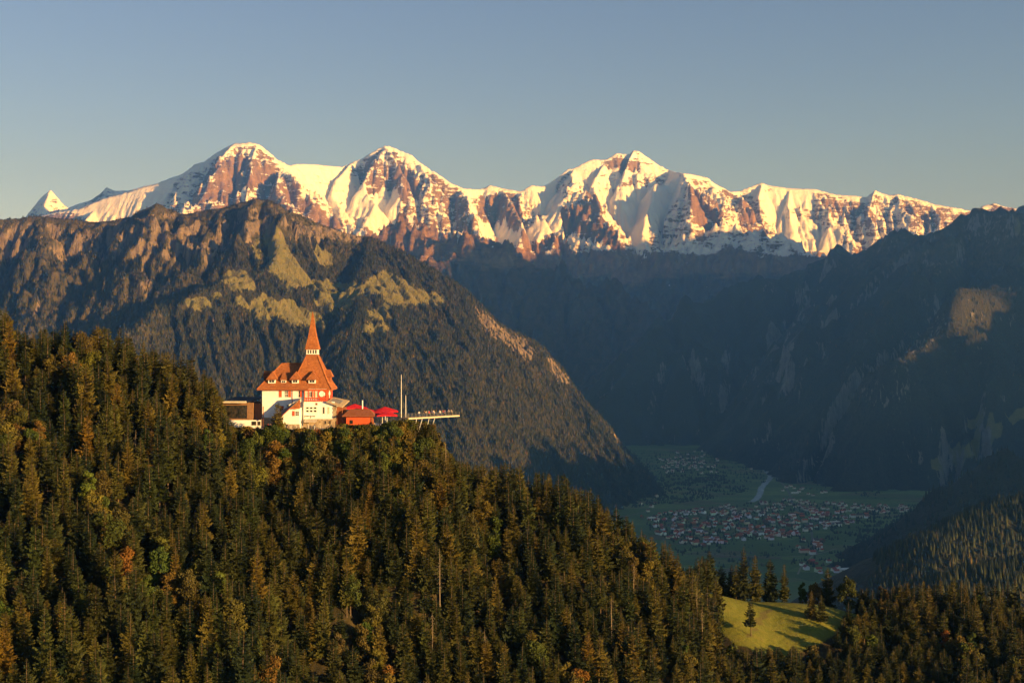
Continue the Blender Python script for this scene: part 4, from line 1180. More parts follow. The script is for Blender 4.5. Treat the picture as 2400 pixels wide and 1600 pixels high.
# dormers on the front roof
def roof_y(py):            # depth of the front roof plane at that height
    t = (szz(py) - ez) / (rz_ - ez)
    return yf + t * (ym - yf)
for (ax, bl, br, wl, wr) in ((640, 624, 650, 629.5, 643.3), (694.8, 678.8, 706.3, 685.2, 697.5), (732.5, 717.7, 746, 724.2, 737.6)):
    yb0 = roof_y(897) - 0.35
    top, bot, sill = szz(870), szz(888.3), szz(898)
    zr = szz(870); yr = roof_y(870) + 1.6
    d = MB()
    d.box(sx(wl - 1.5), sx(wr + 1.5), yb0, yb0 + 3.6, sill, bot)
    dm = part(d, 'dormer', M_WHITE)
    x0, x1, xm = sx(bl), sx(br), sx((bl + br) / 2)
    y0 = yb0 - 0.55
    subpart(MB().poly([(x0, y0, bot), (x1, y0, bot), (xm, y0 + 1.5, top)]).poly([(x1, y0, bot), (x1, y0 + 4.2, bot), (xm, y0 + 4.2, top), (xm, y0 + 1.5, top)]).poly([(x0, y0 + 4.2, bot), (x0, y0, bot), (xm, y0 + 1.5, top), (xm, y0 + 4.2, top)]).poly([(x0, y0, bot - 0.02), (x0, y0 + 4.2, bot - 0.02), (x1, y0 + 4.2, bot - 0.02), (x1, y0, bot - 0.02)]).box(x0, x1, y0 - 0.02, y0 + 0.1, bot - 0.22, bot - 0.03), 'dormer_roof', M_TILE, dm)
    subpart(MB().box(sx(wl + 1.2), sx((wl + wr) / 2 - 0.6), yb0 - 0.06, yb0 + 0.02, sill + 0.25, bot - 0.3).box(sx((wl + wr) / 2 + 0.6), sx(wr - 1.2), yb0 - 0.06, yb0 + 0.02, sill + 0.25, bot - 0.3), 'pane', M_GLASS, dm)
yb0 = roof_y(895) - 0.3
dm = part(MB().box(sx(658), sx(669.5), yb0, yb0 + 2.6, szz(897), szz(891)), 'dormer', M_WHITE, label='small shed dormer')
subpart(MB().prism([(sx(656), yb0 - 0.35, szz(890.5)), (sx(672.5), yb0 - 0.35, szz(890.5)), (sx(671.5), roof_y(872), szz(873.5)), (sx(657.5), roof_y(872), szz(873.5))], (0, 0, 0.14)), 'dormer_roof', M_TILE, dm)
subpart(MB().box(sx(660), sx(663.4), yb0 - 0.06, yb0 + 0.02, szz(896.3), szz(892)).box(sx(664.4), sx(667.8), yb0 - 0.06, yb0 + 0.02, szz(896.3), szz(892)), 'pane', M_GLASS, dm)
# big cross dormers on the hidden left and the right faces
lx0 = sx(610)
dm = part(MB().box(sx(612), sx(640), 404.5, 409.5, szz(896), szz(873)), 'dormer', M_TIMBER, label='dormer on the end hip')
subpart(MB().prism([(lx0, 403.8, szz(884)), (lx0, 410.2, szz(884)), (lx0, 407.0, szz(870))], (5.2, 0, 0)), 'dormer_roof', M_TILE, dm)
dm = part(MB().box(tx + 3.0, tx + 5.4, 404.8, 408.4, szz(896), szz(880)), 'dormer', M_TIMBER, label='dormer on the right face of the turret roof')
subpart(MB().prism([(tx + 6.0, 404.2, szz(884)), (tx + 6.0, 409.0, szz(884)), (tx + 5.2, 406.6, szz(867))], (-3.4, 0, 0)), 'dormer_roof', M_TILE, dm)
# upper roof dormer and flue
part(MB().prism([(sx(697), roof_y(880), szz(878)), (sx(716), roof_y(880), szz(878)), (sx(706), roof_y(866) + .4, szz(864.5))], (0, 2.5, 0.3)), 'dormer_roof', M_TILE)
part(MB().tube((sx(718), 403.6, szz(876)), (sx(718), 403.6, szz(856)), 0.22).tube((sx(718), 403.6, szz(856)), (sx(718), 403.6, szz(853.5)), 0.4, 0.1), 'chimney', M_METAL)

def window(px0, px1, py0, py1, Y, cols=2, rows=2, frame=M_FRAME, glass=M_GLASS, bar=0.09):
    x0, x1, z0, z1 = sx(px0), sx(px1), szz(py1), szz(py0)
    w = MB().box(x0 - 0.1, x1 + 0.1, Y - 0.07, Y + 0.05, z0 - 0.1, z0).box(x0 - 0.1, x1 + 0.1, Y - 0.07, Y + 0.05, z1, z1 + 0.1).box(x0 - 0.1, x0, Y - 0.07, Y + 0.05, z0, z1).box(x1, x1 + 0.1, Y - 0.07, Y + 0.05, z0, z1)
    for i in range(1, cols):
        a = x0 + (x1 - x0) * i / cols; w.box(a - bar / 2, a + bar / 2, Y - 0.06, Y + 0.03, z0, z1)
    for i in range(1, rows):
        a = z0 + (z1 - z0) * i / rows; w.box(x0, x1, Y - 0.055, Y + 0.03, a - bar / 2, a + bar / 2)
    o = part(w, 'window', frame)
    for i in range(cols):
        for j in range(rows):
            subpart(MB().box(x0 + (x1 - x0) * i / cols + bar / 2, x0 + (x1 - x0) * (i + 1) / cols - bar / 2, Y - 0.03, Y + 0.03, z0 + (z1 - z0) * j / rows + bar / 2, z0 + (z1 - z0) * (j + 1) / rows - bar / 2), 'pane', glass, o)
    return o
def shutter(px0, px1, py0, py1, Y, m=M_ORANGE):
    x0, x1, z0, z1 = sx(px0), sx(px1), szz(py1), szz(py0)
    mb = MB().box(x0, x1, Y - 0.1, Y - 0.03, z0, z1)
    for k in range(6):
        a = z0 + (z1 - z0) * (k + 0.5) / 6; mb.box(x0 + 0.06, x1 - 0.06, Y - 0.13, Y - 0.1, a - 0.05, a + 0.05)
    part(mb, 'shutter', m)
window(668.5, 675, 915.5, 930.5, 400, 2, 2); shutter(675.8, 682, 915, 930.5, 400); shutter(654, 660.5, 915, 930.5, 400)
window(700, 703.6, 915.5, 930.5, 400, 1, 2); shutter(703.8, 708, 915, 930.5, 400)
window(656, 664, 956, 966, 400, 2, 1, M_RED); shutter(655, 665, 951, 956, 400, M_RED)
window(672, 677, 948, 958, 400, 2, 2)
for px in (685.5, 703.5):
    part(MB().tube((sx(px), 399.85, szz(914)), (sx(px), 399.85, szz(975 if px < 690 else 931)), 0.07, k=6), 'downpipe', M_TIMBER)
part(MB().tube((sx(617.5), 399.6, szz(952)), (sx(617.5), 399.6, szz(1000)), 0.14, k=6), 'downpipe', M_TIMBER)
# loggia storey with timber frame
tb = MB()
Yl = 399.5
tb.box(sx(714), sx(766.5), Yl - 0.12, Yl, szz(916), szz(913.5)).box(sx(714), sx(766.5), Yl - 0.14, Yl, szz(933), szz(930.8)).box(sx(714), sx(766.5), Yl - 0.14, Yl, szz(939.4), szz(937.6)).box(sx(714), sx(766.5), Yl - 0.2, Yl, szz(943.4), szz(941.6))
for px in (714.5, 724, 733, 738, 747, 765.5):
    tb.box(sx(px) - 0.11, sx(px) + 0.11, Yl - 0.13, Yl, szz(931), szz(916))
for i in range(11):
    px = 714.5 + i * 5.1
    tb.box(sx(px) - 0.09, sx(px) + 0.09, Yl - 0.13, Yl, szz(937.8), szz(933)); tb.box(sx(px) - 0.07, sx(px) + 0.07, Yl - 0.16, Yl, szz(941.7), szz(939.3))
lg = part(tb, 'timber_frame', M_ORANGE)
window(716.5, 723, 917.5, 929.5, 399.55, 2, 1, M_FRAME, M_CURTAIN); window(725.5, 732, 917.5, 929.5, 399.55, 2, 1, M_FRAME, M_GLASS); window(734, 745.5, 917.5, 929.5, 399.55, 3, 1, M_FRAME, M_CURTAIN)
part(MB().box(sx(748), sx(764.5), 399.50, 399.58, szz(930.5), szz(915)), 'panel', M_RED)
part(MB().box(sx(749), sx(763.5), 399.34, 399.42, szz(937.5), szz(931)), 'panel', M_RED)
# white ring emblem on the panel
ring = MB(); rc = (sx(754.5), 399.44, szz(922.5))
outl = [(rc[0] + 0.78 * math.cos(a), rc[1], rc[2] + 0.86 * math.sin(a)) for a in [i * math.pi / 10 for i in range(20)]]
part(ring.prism(outl, (0, 0.05, 0)), 'emblem', M_FRAME)
part(MB().box(sx(758.5), sx(762.5), 399.36, 399.44, szz(927), szz(919)), 'panel', M_FRAME)
rx_ = sx(766) + 0.02
part(MB().box(rx_, rx_ + 0.12, 399.5, 411.7, szz(942), szz(912)), 'side_cladding', M_RED)
cr_ = MB(); cz = szz(923)
cr_.box(rx_ + 0.12, rx_ + 0.17, 403.2, 406.2, cz - 0.45, cz + 0.45).box(rx_ + 0.125, rx_ + 0.175, 404.25, 405.15, cz - 1.5, cz + 1.5)
part(cr_, 'emblem', M_FRAME, label='white cross on the red side wall')
# lower front windows
for i, a in enumerate((718.5, 727.5, 736.8)):
    for (b0, b1) in ((953.2, 957.6), (960.2, 965)):
        window(a, a + 6.2, b0, b1, 399.0, 1, 1)
window(757.8, 762, 953, 969, 399.0, 1, 1, M_FRAME, M_GLASS); window(769, 773.2, 953, 969.5, 399.0, 1, 1, M_FRAME, M_CURTAIN)
part(MB().box(sx(741), sx(745.5), 398.9, 399.05, szz(948.5), szz(943.5)), 'lamp_box', M_TIMBER)
# dark lettering strip: read from the photograph only as small separate marks
lt = MB()
for px in (716, 719.2, 721.6, 724.4, 731.5, 734.6, 737.4):
    lt.box(sx(px), sx(px) + 0.2, 398.92, 398.98, szz(976.2), szz(973.4))
lt.box(sx(728), sx(729.5), 398.92, 398.98, szz(979), szz(972.5)).box(sx(715), sx(715.6), 398.93, 398.985, szz(978), szz(972))
part(lt, 'lettering', M_BLACK)
part(MB().prism([(sx(716), 398.8, szz(982)), (sx(744.5), 398.8, szz(982)), (sx(744.5), 396.9, szz(987)), (sx(716), 396.9, szz(987))], (0, 0, -0.12)), 'awning', M_CONC)
part(MB().box(sx(716), sx(744), 398.72, 398.84, szz(985), szz(982.5)), 'dark_strip', M_BLACK)  # black strip on the wall just below the awning's upper edge
for (a, b) in ((762, 766), (772.5, 776.5)):
    window(a, b, 985, 993, 398.8, 1, 1, M_STONE)
# stair wing in front: white gable under a long grey roof
gx = [(sx(666), szz(1004)), (sx(666), szz(974)), (sx(686), szz(955.5)), (sx(707.5), szz(954.5)), (sx(707.5), szz(1004))]
part(MB().prism([(x, 395.6, z) for x, z in gx], (0, 4.3, 0)), 'stair_wing', M_WHITE)
part(MB().box(sx(665.4), sx(708), 395.45, 395.59, szz(1006), szz(991.5)), 'plinth', M_STONE)
part(MB().prism([(sx(632), 397.4, szz(982.5)), (sx(664.8), 394.9, szz(975.5)), (sx(712), 394.9, szz(931)), (sx(706), 399.9, szz(934))], (0, 0, 0.2)), 'stair_roof', M_GREYROOF)
part(MB().prism([(sx(684), 394.7, szz(955)), (sx(709), 394.7, szz(955)), (sx(703), 396.4, szz(939.5))], (0.0, 1.2, 0.15)), 'stair_roof', M_TILE)
part(MB().tube((sx(663), 394.85, szz(976.5)), (sx(686), 394.85, szz(954.8)), 0.1, k=6).tube((sx(686), 394.7, szz(954.8)), (sx(709), 394.7, szz(954.8)), 0.1, k=6), 'barge_board', M_ORANGE)
window(698, 706, 962, 972, 395.6, 2, 2); shutter(691, 696, 961, 972.5, 395.6)
part(MB().box(sx(702.5), sx(707), 396.2, 397.5, szz(955), szz(936)), 'vent', M_TIMBER)
# side canopy on the right
part(MB().prism([(sx(766.5), 398.2, szz(940)), (sx(777.5), 404.5, szz(931.5)), (sx(815), 404.5, szz(939.5)), (sx(804), 398.2, szz(952.5))], (0, 0, -0.28)), 'canopy', M_WOODROOF)
part(MB().prism([(sx(775), 399.6, szz(939.3)), (sx(780), 402.6, szz(935)), (sx(802), 402.6, szz(939.6)), (sx(797), 399.6, szz(945.8))], (0, 0, 0.06)), 'skylight', M_GREYROOF)
cp = MB()
for px in (790.5, 803): cp.tube((sx(px), 399, szz(951)), (sx(px), 399, szz(1002)), 0.11, k=6)
cp.tube((sx(789), 399, szz(972)), (sx(803), 399, szz(953)), 0.1, k=6)
part(cp, 'canopy_post', M_TIMBER)
part(MB().box(sx(789), sx(811), 401.2, 401.4, szz(1003), szz(953)), 'shade_wall', M_TIMBER)
print('restaurant ok')

# ------------------------------------------------------------------ modern annex left of the restaurant
AB = (sx(568), 400.0, szz(990))
an = empty('annex', AB)
tag(an, 'modern brown clad flat roofed annex with a large dark window left of the restaurant', 'building')
def ap(mb, name, m): return mb.build(name, m, an, AB)
ap(MB().box(sx(523), sx(592), 400.6, 412, szz(984), szz(944)), 'wall', M_BROWN)
ap(MB().box(sx(592), sx(614.3), 402.4, 411, szz(984), szz(946)), 'wall', M_BROWN)
ap(MB().prism([(sx(511), 398.4, szz(943.5)), (sx(580), 398.4, szz(943.5)), (sx(604), 412.5, szz(934.5)), (sx(530), 412.5, szz(934.5))], (0, 0, 0.12)), 'roof', M_BLACK)
ap(MB().prism([(sx(511), 398.25, szz(943.6)), (sx(580.4), 398.25, szz(943.6)), (sx(580.4), 398.25, szz(939)), (sx(516), 398.25, szz(939))], (0, 0.12, 0)), 'fascia', M_CONC)
ap(MB().box(sx(578.5), sx(592.5), 400.3, 400.59, szz(984), szz(943.8)).box(sx(522), sx(579), 400.3, 400.58, szz(949.5), szz(943.8)).box(sx(522), sx(579), 400.3, 400.58, szz(984), szz(980.5)), 'frame', M_BROWN)
wn_ = ap(MB().box(sx(525), sx(578.5), 400.45, 400.59, szz(980.5), szz(949.5)), 'window', M_GLASS)
for px in (543, 561):
    MB().box(sx(px) - 0.05, sx(px) + 0.05, 400.40, 400.46, szz(980.4), szz(949.6)).build('mullion', M_BLACK, wn_, AB)
ap(MB().box(sx(536), sx(616), 399.8, 411, szz(1008), szz(984)), 'plinth', M_WHITE)
for (a, b) in ((590, 601), (604, 611)):
    ap(MB().box(sx(a), sx(b), 399.72, 399.82, szz(996), szz(987)), 'window', M_GLASS)

# ------------------------------------------------------------------ terrace, wall, hut, parasols, poles, viewing platform
tw = empty('terrace', (sx(750), 402, szz(1010)))
tag(tw, 'paved terrace with pale retaining wall around the restaurant', 'terrace')
TWO = (sx(750), 402, szz(1010))
edge = [(540, 1004), (580, 1009), (640, 1012), (700, 1011), (760, 1010), (800, 1004), (880, 998), (935, 992), (972, 989)]
Yt = 393.5
mbw = MB()
slabp = []
zt = szz(1003)
for (a, b) in zip(edge[:-1], edge[1:]):
    x0, x1 = (a[0] - CX) / F * Yt, (b[0] - CX) / F * Yt
    mbw.box(x0, x1, Yt, Yt + 0.4, zt - 2.4, zt + 0.1)
mbw.build('retaining_wall', M_CONC, tw, TWO)
MB().box((540 - CX) / F * Yt, (972 - CX) / F * Yt, Yt + 0.4, 424, zt - 0.6, zt).build('paving', M_CONC, tw, TWO)
rl_ = empty('railing', ((560 - CX) / F * Yt, Yt + 0.2, zt + 0.15))
tag(rl_, 'thin metal railing along the terrace retaining wall', 'railing')
RO = tuple(rl_.location)
x0, x1 = (545 - CX) / F * Yt, (955 - CX) / F * Yt
n = 30
for i in range(n + 1):
    x = x0 + (x1 - x0) * i / n
    MB().tube((x, Yt + 0.2, zt + 0.1), (x, Yt + 0.2, zt + 1.15), 0.04, k=5).build('post', M_METAL, rl_, RO)
for h in (0.45, 0.8, 1.15):
    MB().tube((x0, Yt + 0.2, zt + h), (x1, Yt + 0.2, zt + h), 0.03, k=5).build('rail', M_METAL, rl_, RO)

HB = (sx(843), 399.0, zt)
hut = empty('hut', HB)
tag(hut, 'small orange red wooden hut with a dark hipped roof beside the parasols', 'hut')
def hp(mb, name, m): return mb.build(name, m, hut, HB)
hwall = hp(MB().box(sx(813.5), sx(871), 398, 402, zt - 0.1, szz(974)), 'wall', M_ORANGE)
hp(MB().box(sx(871), sx(874.5), 397.9, 402, zt - 0.1, szz(973)), 'corner_post', M_TIMBER)
hz0, hz1 = szz(972.5), szz(958)
X0, X1, Y0, Y1 = sx(805), sx(881), 396.8, 403.4
hroof = hp(MB().poly([(X0, Y0, hz0), (X1, Y0, hz0), (sx(866), 400, hz1), (sx(820), 400, hz1)]).poly([(X1, Y1, hz0), (X0, Y1, hz0), (sx(820), 400, hz1), (sx(866), 400, hz1)]).poly([(X1, Y0, hz0), (X1, Y1, hz0), (sx(866), 400, hz1)]).poly([(X0, Y1, hz0), (X0, Y0, hz0), (sx(820), 400, hz1)]).box(X0, X1, Y0, Y1, hz0 - 0.3, hz0 - 0.02), 'roof', M_TIMBER)
MB().box(sx(822), sx(829), 397.9, 398.02, szz(992), szz(983)).build('window', M_GLASS, hwall, HB)
MB().tube((sx(849), 400.5, hz1 - 0.4), (sx(849), 400.5, szz(938)), 0.22).build('chimney', M_METAL, hroof, HB)

def mat_canvas():
    t = NT('red_canvas')
    n = t.noise(1.2, 4, 0.6, t.node('ShaderNodeTexCoord').outputs['Object'])
    return t.base(t.ramp(n, [(0.3, (0.40, 0.010, 0.018)), (0.7, (0.58, 0.018, 0.028))]))
M_CANVAS = mat_canvas()
def parasol(px, top, Y, hw, lab, turn=0.0):
    x = (px - CX) / F * Y; ztop = CAMZ + (CY - top) / F * Y
    o = empty('parasol', (x, Y, zt), turn)
    tag(o, lab, 'parasol', 'red parasols on the terrace')
    h = ztop - zt; e = h - hw * 0.34
    m = MB()
    for j in range(4):
        c = [(-hw, -hw), (hw, -hw), (hw, hw), (-hw, hw)]
        a, b = c[j], c[(j + 1) % 4]
        mid_ = ((a[0] + b[0]) / 2, (a[1] + b[1]) / 2)
        for p, q in ((a, mid_), (mid_, b)):
            zp = e - (0.0 if p == a else -0.12); zq = e - (0.0 if q == b else -0.12)
            m.poly([(p[0], p[1], zp), (q[0], q[1], zq), (0, 0, h)])
            m.poly([(p[0], p[1], zp), (p[0], p[1], zp - 0.3), (q[0], q[1], zq - 0.3), (q[0], q[1], zq)])
    cano = m.build('canopy', M_CANVAS, o)
    MB().tube((0, 0, 0.0), (0, 0, h - 0.05), 0.06, k=8).build('pole', M_METAL, o)
    MB().box(-0.5, 0.5, -0.5, 0.5, 0.0, 0.12).build('base', M_CONC, o)
    rb = MB()
    for a, b in ((-hw, -hw), (hw, -hw), (hw, hw), (-hw, hw)):
        rb.tube((0, 0, h - 0.08), (a * 0.96, b * 0.96, e - 0.03), 0.025, k=4)
    rb.build('ribs', M_METAL, cano)
parasol(832, 946, 412, 3.6, 'tall red parasol beside the restaurant canopy behind the hut', 0.2)
parasol(852, 954, 407, 3.3, 'red parasol rising just behind the hut roof', 0.1)
parasol(903, 952.5, 413, 3.7, 'rearmost red parasol between the hut and the flagpoles', 0.15)
parasol(896, 958, 406, 3.3, 'middle red parasol between the hut and the flagpoles', 0.1)
parasol(907, 964, 400, 3.0, 'front red parasol between the hut and the flagpoles', 0.1)
for (px, top, Y, lab) in ((940.5, 878, 404, 'tall thin grey flagpole at the start of the viewing platform'), (951, 927, 406, 'shorter grey pole beside the tall flagpole')):
    x = (px - CX) / F * Y
    o = empty('flagpole', (x, Y, zt)); tag(o, lab, 'pole')
    h = CAMZ + (CY - top) / F * Y - zt
    MB().tube((0, 0, 0), (0, 0, h), 0.13, 0.07, 8).build('mast', M_METAL, o)
    MB().tube((0, 0, 0), (0, 0, 0.35), 0.28, 0.24, 8).build('foot', M_CONC, o)
    MB().tube((0, 0, h), (0, 0, h + 0.18), 0.10, 0.02, 8).build('cap', M_METAL, o)

A = Vector(at(948, 978.5, 402)); B = Vector(at(1069, 972.5, 418)); A.z = B.z = A.z
pf = empty('viewing_platform', A)
tag(pf, 'long cantilevered viewing platform with railing reaching out over the slope', 'platform')
dv = (B - A).normalized(); nv = Vector((dv.y, -dv.x, 0))
def pp(u, w, z): return A + dv * u + nv * w + Vector((0, 0, z))
Lp = (B - A).length
def pbox(u0, u1, w0, w1, z0, z1, name, m):
    pts_ = [pp(u0, w0, z0), pp(u1, w0, z0), pp(u1, w1, z0), pp(u0, w1, z0)]
    MB().prism(pts_, (0, 0, z1 - z0)).build(name, m, pf, A)
pbox(0, Lp, -1.5, 1.5, -0.12, 0.0, 'deck', M_WOODROOF)
pbox(0, Lp, 1.2, 1.5, -0.45, -0.13, 'beam', M_CONC); pbox(0, Lp, -1.5, -1.2, -0.45, -0.13, 'beam', M_CONC)
for u in (0.28, 0.52):
    for w in (-1.2, 1.2):
        q = pp(Lp * u, w, -0.6); p2 = pp(Lp * (u - 0.10), w * 0.7, -6.5)
        MB().tube(q, p2, 0.12, k=6).build('strut', M_METAL, pf, A)
for sgn in (-1.45, 1.45):
    for i in range(15):
        MB().tube(pp(Lp * i / 14, sgn, 0), pp(Lp * i / 14, sgn, 1.1), 0.022, k=5).build('post', M_STEEL, pf, A)
    for h in (0.35, 0.72, 1.1):
        MB().tube(pp(0, sgn, h), pp(Lp, sgn, h), 0.013, k=5).build('rail', M_STEEL, pf, A)
for h in (0.35, 0.72, 1.1):
    MB().tube(pp(Lp, -1.45, h), pp(Lp, 1.45, h), 0.013, k=5).build('rail', M_STEEL, pf, A)

# ------------------------------------------------------------------ people
M_SKIN = plain('skin', (0.52, 0.30, 0.20), 0.6, 0.06, 4)
M_HAIR = plain('hair', (0.06, 0.035, 0.02), 0.7, 0.2, 6)
t_ = NT('shirt'); M_SHIRT = t_.base(t_.node('ShaderNodeObjectInfo').outputs['Color'])
t_ = NT('trousers'); M_TROUS = t_.base(t_.ramp(t_.node('ShaderNodeObjectInfo').outputs['Random'], [(0, (0.02, 0.025, 0.05)), (0.4, (0.03, 0.03, 0.03)), (0.7, (0.06, 0.08, 0.16)), (1, (0.30, 0.24, 0.17))], 'CONSTANT'))
def make_person(name, armL, armR, stride=0.1, lean=0.0, sit=False):
    """one continuous skinned body; arms given as (elbow, hand) points"""
    V, E, Rr = [], [], []
    def v(p, r, par=None):
        V.append(p); Rr.append(r if isinstance(r, tuple) else (r, r))
        if par is not None: E.append((par, len(V) - 1))
        return len(V) - 1
    hip = v((0, 0, 0.95), (0.155, 0.11))
    w_ = v((0, -lean * .3, 1.12), (0.135, 0.10), hip); ch = v((0, -lean * .7, 1.34), (0.165, 0.115), w_)
    nk = v((0, -lean, 1.50), 0.058, ch); hd = v((0, -lean - .02, 1.60), 0.085, nk); tp = v((0, -lean - .01, 1.71), 0.075, hd)
    for s, (el, ha) in ((-1, armL), (1, armR)):
        sh = v((s * 0.19, -lean * .8, 1.41), 0.062, ch); e = v(el, 0.045, sh); h = v(ha, 0.034, e)
        v((ha[0] + s * 0.005, ha[1] - 0.03, ha[2] - 0.08), 0.03, h)
        k0 = v((s * 0.09, 0.0, 0.86), 0.095, hip)
        if sit:
            kn = v((s * 0.11, -0.42, 0.88), 0.07, k0); an_ = v((s * 0.11, -0.44, 0.5), 0.05, kn); v((s * 0.12, -0.58, 0.46), 0.04, an_)
        else:
            kn = v((s * 0.10, -0.03 + s * stride * .5, 0.50), 0.065, k0); an_ = v((s * 0.11, s * stride, 0.09), 0.045, kn); v((s * 0.12, s * stride - 0.15, 0.04), 0.04, an_)
    me = bpy.data.meshes.new(name); me.from_pydata(V, E, [])
    o = bpy.data.objects.new(name, me); COL.objects.link(o)
    md = o.modifiers.new('skin', 'SKIN')
    for i, sv in enumerate(me.skin_vertices[0].data):
        sv.radius = Rr[i]; sv.use_root = (i == 0)
    ss = o.modifiers.new('sub', 'SUBSURF'); ss.levels = 1; ss.render_levels = 1
    dg = bpy.context.evaluated_depsgraph_get()
    out = bpy.data.meshes.new_from_object(o.evaluated_get(dg))
    bpy.data.objects.remove(o)
    out.name = name
    out.materials.clear()
    for m in (M_SHIRT, M_TROUS, M_SKIN, M_HAIR): out.materials.append(m)
    for p in out.polygons:
        c = p.center
        p.use_smooth = True
        if c.z > 1.64 or (c.z > 1.56 and c.y > -lean + 0.0): p.material_index = 3
        elif c.z > 1.475 and abs(c.x) < 0.13: p.material_index = 2
        elif any((c - Vector(h_[1])).length < 0.17 for h_ in (armL, armR)): p.material_index = 2
        elif c.z < 0.98 and abs(c.x) < 0.21 and not any((c - Vector(h_[0])).length < 0.1 for h_ in (armL, armR)): p.material_index = 1
        else: p.material_index = 0
    return out
POSES = [make_person('body', ((-.26, .03, 1.14), (-.24, -.10, .92)), ((.26, .03, 1.14), (.24, -.08, .92))),
         make_person('body', ((-.26, -.12, 1.18), (-.10, -.34, 1.36)), ((.26, -.12, 1.18), (.08, -.34, 1.36)), 0.06),
         make_person('body', ((-.28, -.14, 1.20), (-.20, -.38, 1.08)), ((.28, -.14, 1.20), (.20, -.38, 1.08)), 0.12, 0.10),
         make_person('body', ((-.34, .0, 1.50), (-.28, -.05, 1.74)), ((.26, .03, 1.14), (.24, -.08, .92)), 0.16)]
SHIRTS = [((0.60, 0.57, 0.53), 'white'), ((0.45, 0.03, 0.03), 'red'), ((0.03, 0.05, 0.14), 'navy blue'), ((0.03, 0.03, 0.03), 'black'), ((0.50, 0.24, 0.27), 'pink'), ((0.16, 0.30, 0.45), 'light blue'), ((0.42, 0.34, 0.22), 'beige'), ((0.50, 0.33, 0.04), 'yellow'), ((0.10, 0.16, 0.07), 'dark green'), ((0.22, 0.21, 0.20), 'grey')]
WHAT = ['standing with arms down', 'holding up a phone', 'leaning forward', 'with one arm raised']
pr = random.Random(9)
def person(loc, rz, pose, si, where):
    o = bpy.data.objects.new('person', POSES[pose])
    o.location = loc; o.rotation_euler = (0, 0, rz); k = pr.uniform(0.95, 1.06); o.scale = (k, k, k)
    c, cn = SHIRTS[si]; o.color = (*c, 1)
    link(o)
    lab = 'person in a %s top %s %s' % (cn, WHAT[pose], where)
    tag(o, lab, 'person', lab)
us = [0.30, 0.345, 0.37, 0.43, 0.46, 0.485, 0.515, 0.55, 0.575, 0.60, 0.63, 0.66, 0.69, 0.72, 0.745, 0.77, 0.83, 0.85, 0.875, 0.90]
for i, u in enumerate(us):
    w = pr.choice((-1.15, 1.15, 0.8, -0.6, 0.1))
    ps = [0, 1, 2, 0, 3, 1, 0, 2, 0, 1][i % 10]
    si = [0, 3, 3, 1, 6, 5, 0, 0, 2, 4, 0, 3, 5, 2, 9, 1, 4, 0, 6, 0][i]
    p = pp(Lp * u, w, 0.0)
    person(p, pr.uniform(-1.0, 1.0) + (0 if w > 0 else math.pi), ps, si, 'on the viewing platform')
for i, px in enumerate((885, 889, 894, 899, 905, 910, 915, 919, 923, 927, 932, 936, 942, 947, 878, 953)):
    Y = pr.uniform(396.0, 401.5)
    person(((px - CX) / F * Y, Y, zt), pr.uniform(-2.2, 2.2), [0, 0, 1, 3][i % 4], [0, 3, 2, 0, 6, 1, 3, 4, 9, 0, 3, 6, 7, 7, 0, 6][i], 'near the terrace parasols')
for i, px in enumerate((628, 634, 676, 722, 738, 769, 776)):
    Y = pr.uniform(394.6, 395.2)
    person(((px - CX) / F * Y, Y, zt), pr.uniform(-2.2, 2.2), [0, 1, 0][i % 3], [1, 3, 9, 0, 2, 6, 8][i], 'on the terrace before the restaurant')

# ------------------------------------------------------------------ village in the valley
def floor_at(px, py, z=0.0):
    Y = (CAMZ - z) * F / (py - CY)
    return ((px - CX) / F * Y, Y)
def ribbon(name, pts, w, mat, z, label, cat):
    P = [Vector((*floor_at(*p), z)) for p in pts]
    # smooth the traced line
    Q = []
    for i in range(len(P) - 1):
        a, b, c, d = P[max(0, i - 1)], P[i], P[i + 1], P[min(len(P) - 1, i + 2)]
        for k in range(6):
            t = k / 6
            Q.append(0.5 * ((2 * b) + (c - a) * t + (2 * a - 5 * b + 4 * c - d) * t * t + (3 * b - a - 3 * c + d) * t ** 3))
    Q.append(P[-1])
    V, Fc = [], []
    for i, q in enumerate(Q):
        t = (Q[min(i + 1, len(Q) - 1)] - Q[max(i - 1, 0)]).normalized(); n = Vector((-t.y, t.x, 0))
        ww = w * (1 + 0.15 * math.sin(i * 1.7))
        V += [tuple(q + n * ww / 2), tuple(q - n * ww / 2)]
        if i: Fc.append((2 * i - 2, 2 * i - 1, 2 * i + 1, 2 * i))
    me = np_mesh(name, V, Fc); me.materials.append(mat)
    return tag(link(bpy.data.objects.new(name, me)), label, cat, kind='structure')
t_ = NT('river_water'); t_.b.inputs['Roughness'].default_value = 0.25
M_RIVER = t_.base(t_.ramp(t_.noise(0.03, 3), [(0.3, (0.30, 0.36, 0.40)), (0.7, (0.42, 0.47, 0.50))]))
M_ROAD = plain('asphalt', (0.13, 0.125, 0.12), 0.9, 0.15, 0.05)
M_TRACK = plain('pale_field_road', (0.26, 0.23, 0.17), 0.9, 0.15, 0.05)
ribbon('river', [(1792, 1100), (1800, 1108), (1806, 1118), (1796, 1130), (1784, 1143), (1782, 1154), (1774, 1168), (1760, 1176)], 32, M_RIVER, 0.5, 'pale river winding towards the village', 'river')
ribbon('road', [(1804, 1108), (1822, 1122), (1842, 1142), (1853, 1163), (1858, 1180), (1880, 1210), (1900, 1240), (1905, 1270), (1915, 1300)], 9, M_ROAD, 0.4, 'grey road leading from the gorge through the village', 'road')
ribbon('road', [(1450, 1212), (1510, 1200), (1570, 1190), (1640, 1182), (1700, 1178), (1760, 1177)], 10, M_ROAD, 0.45, 'grey road along the upper edge of the village', 'road')
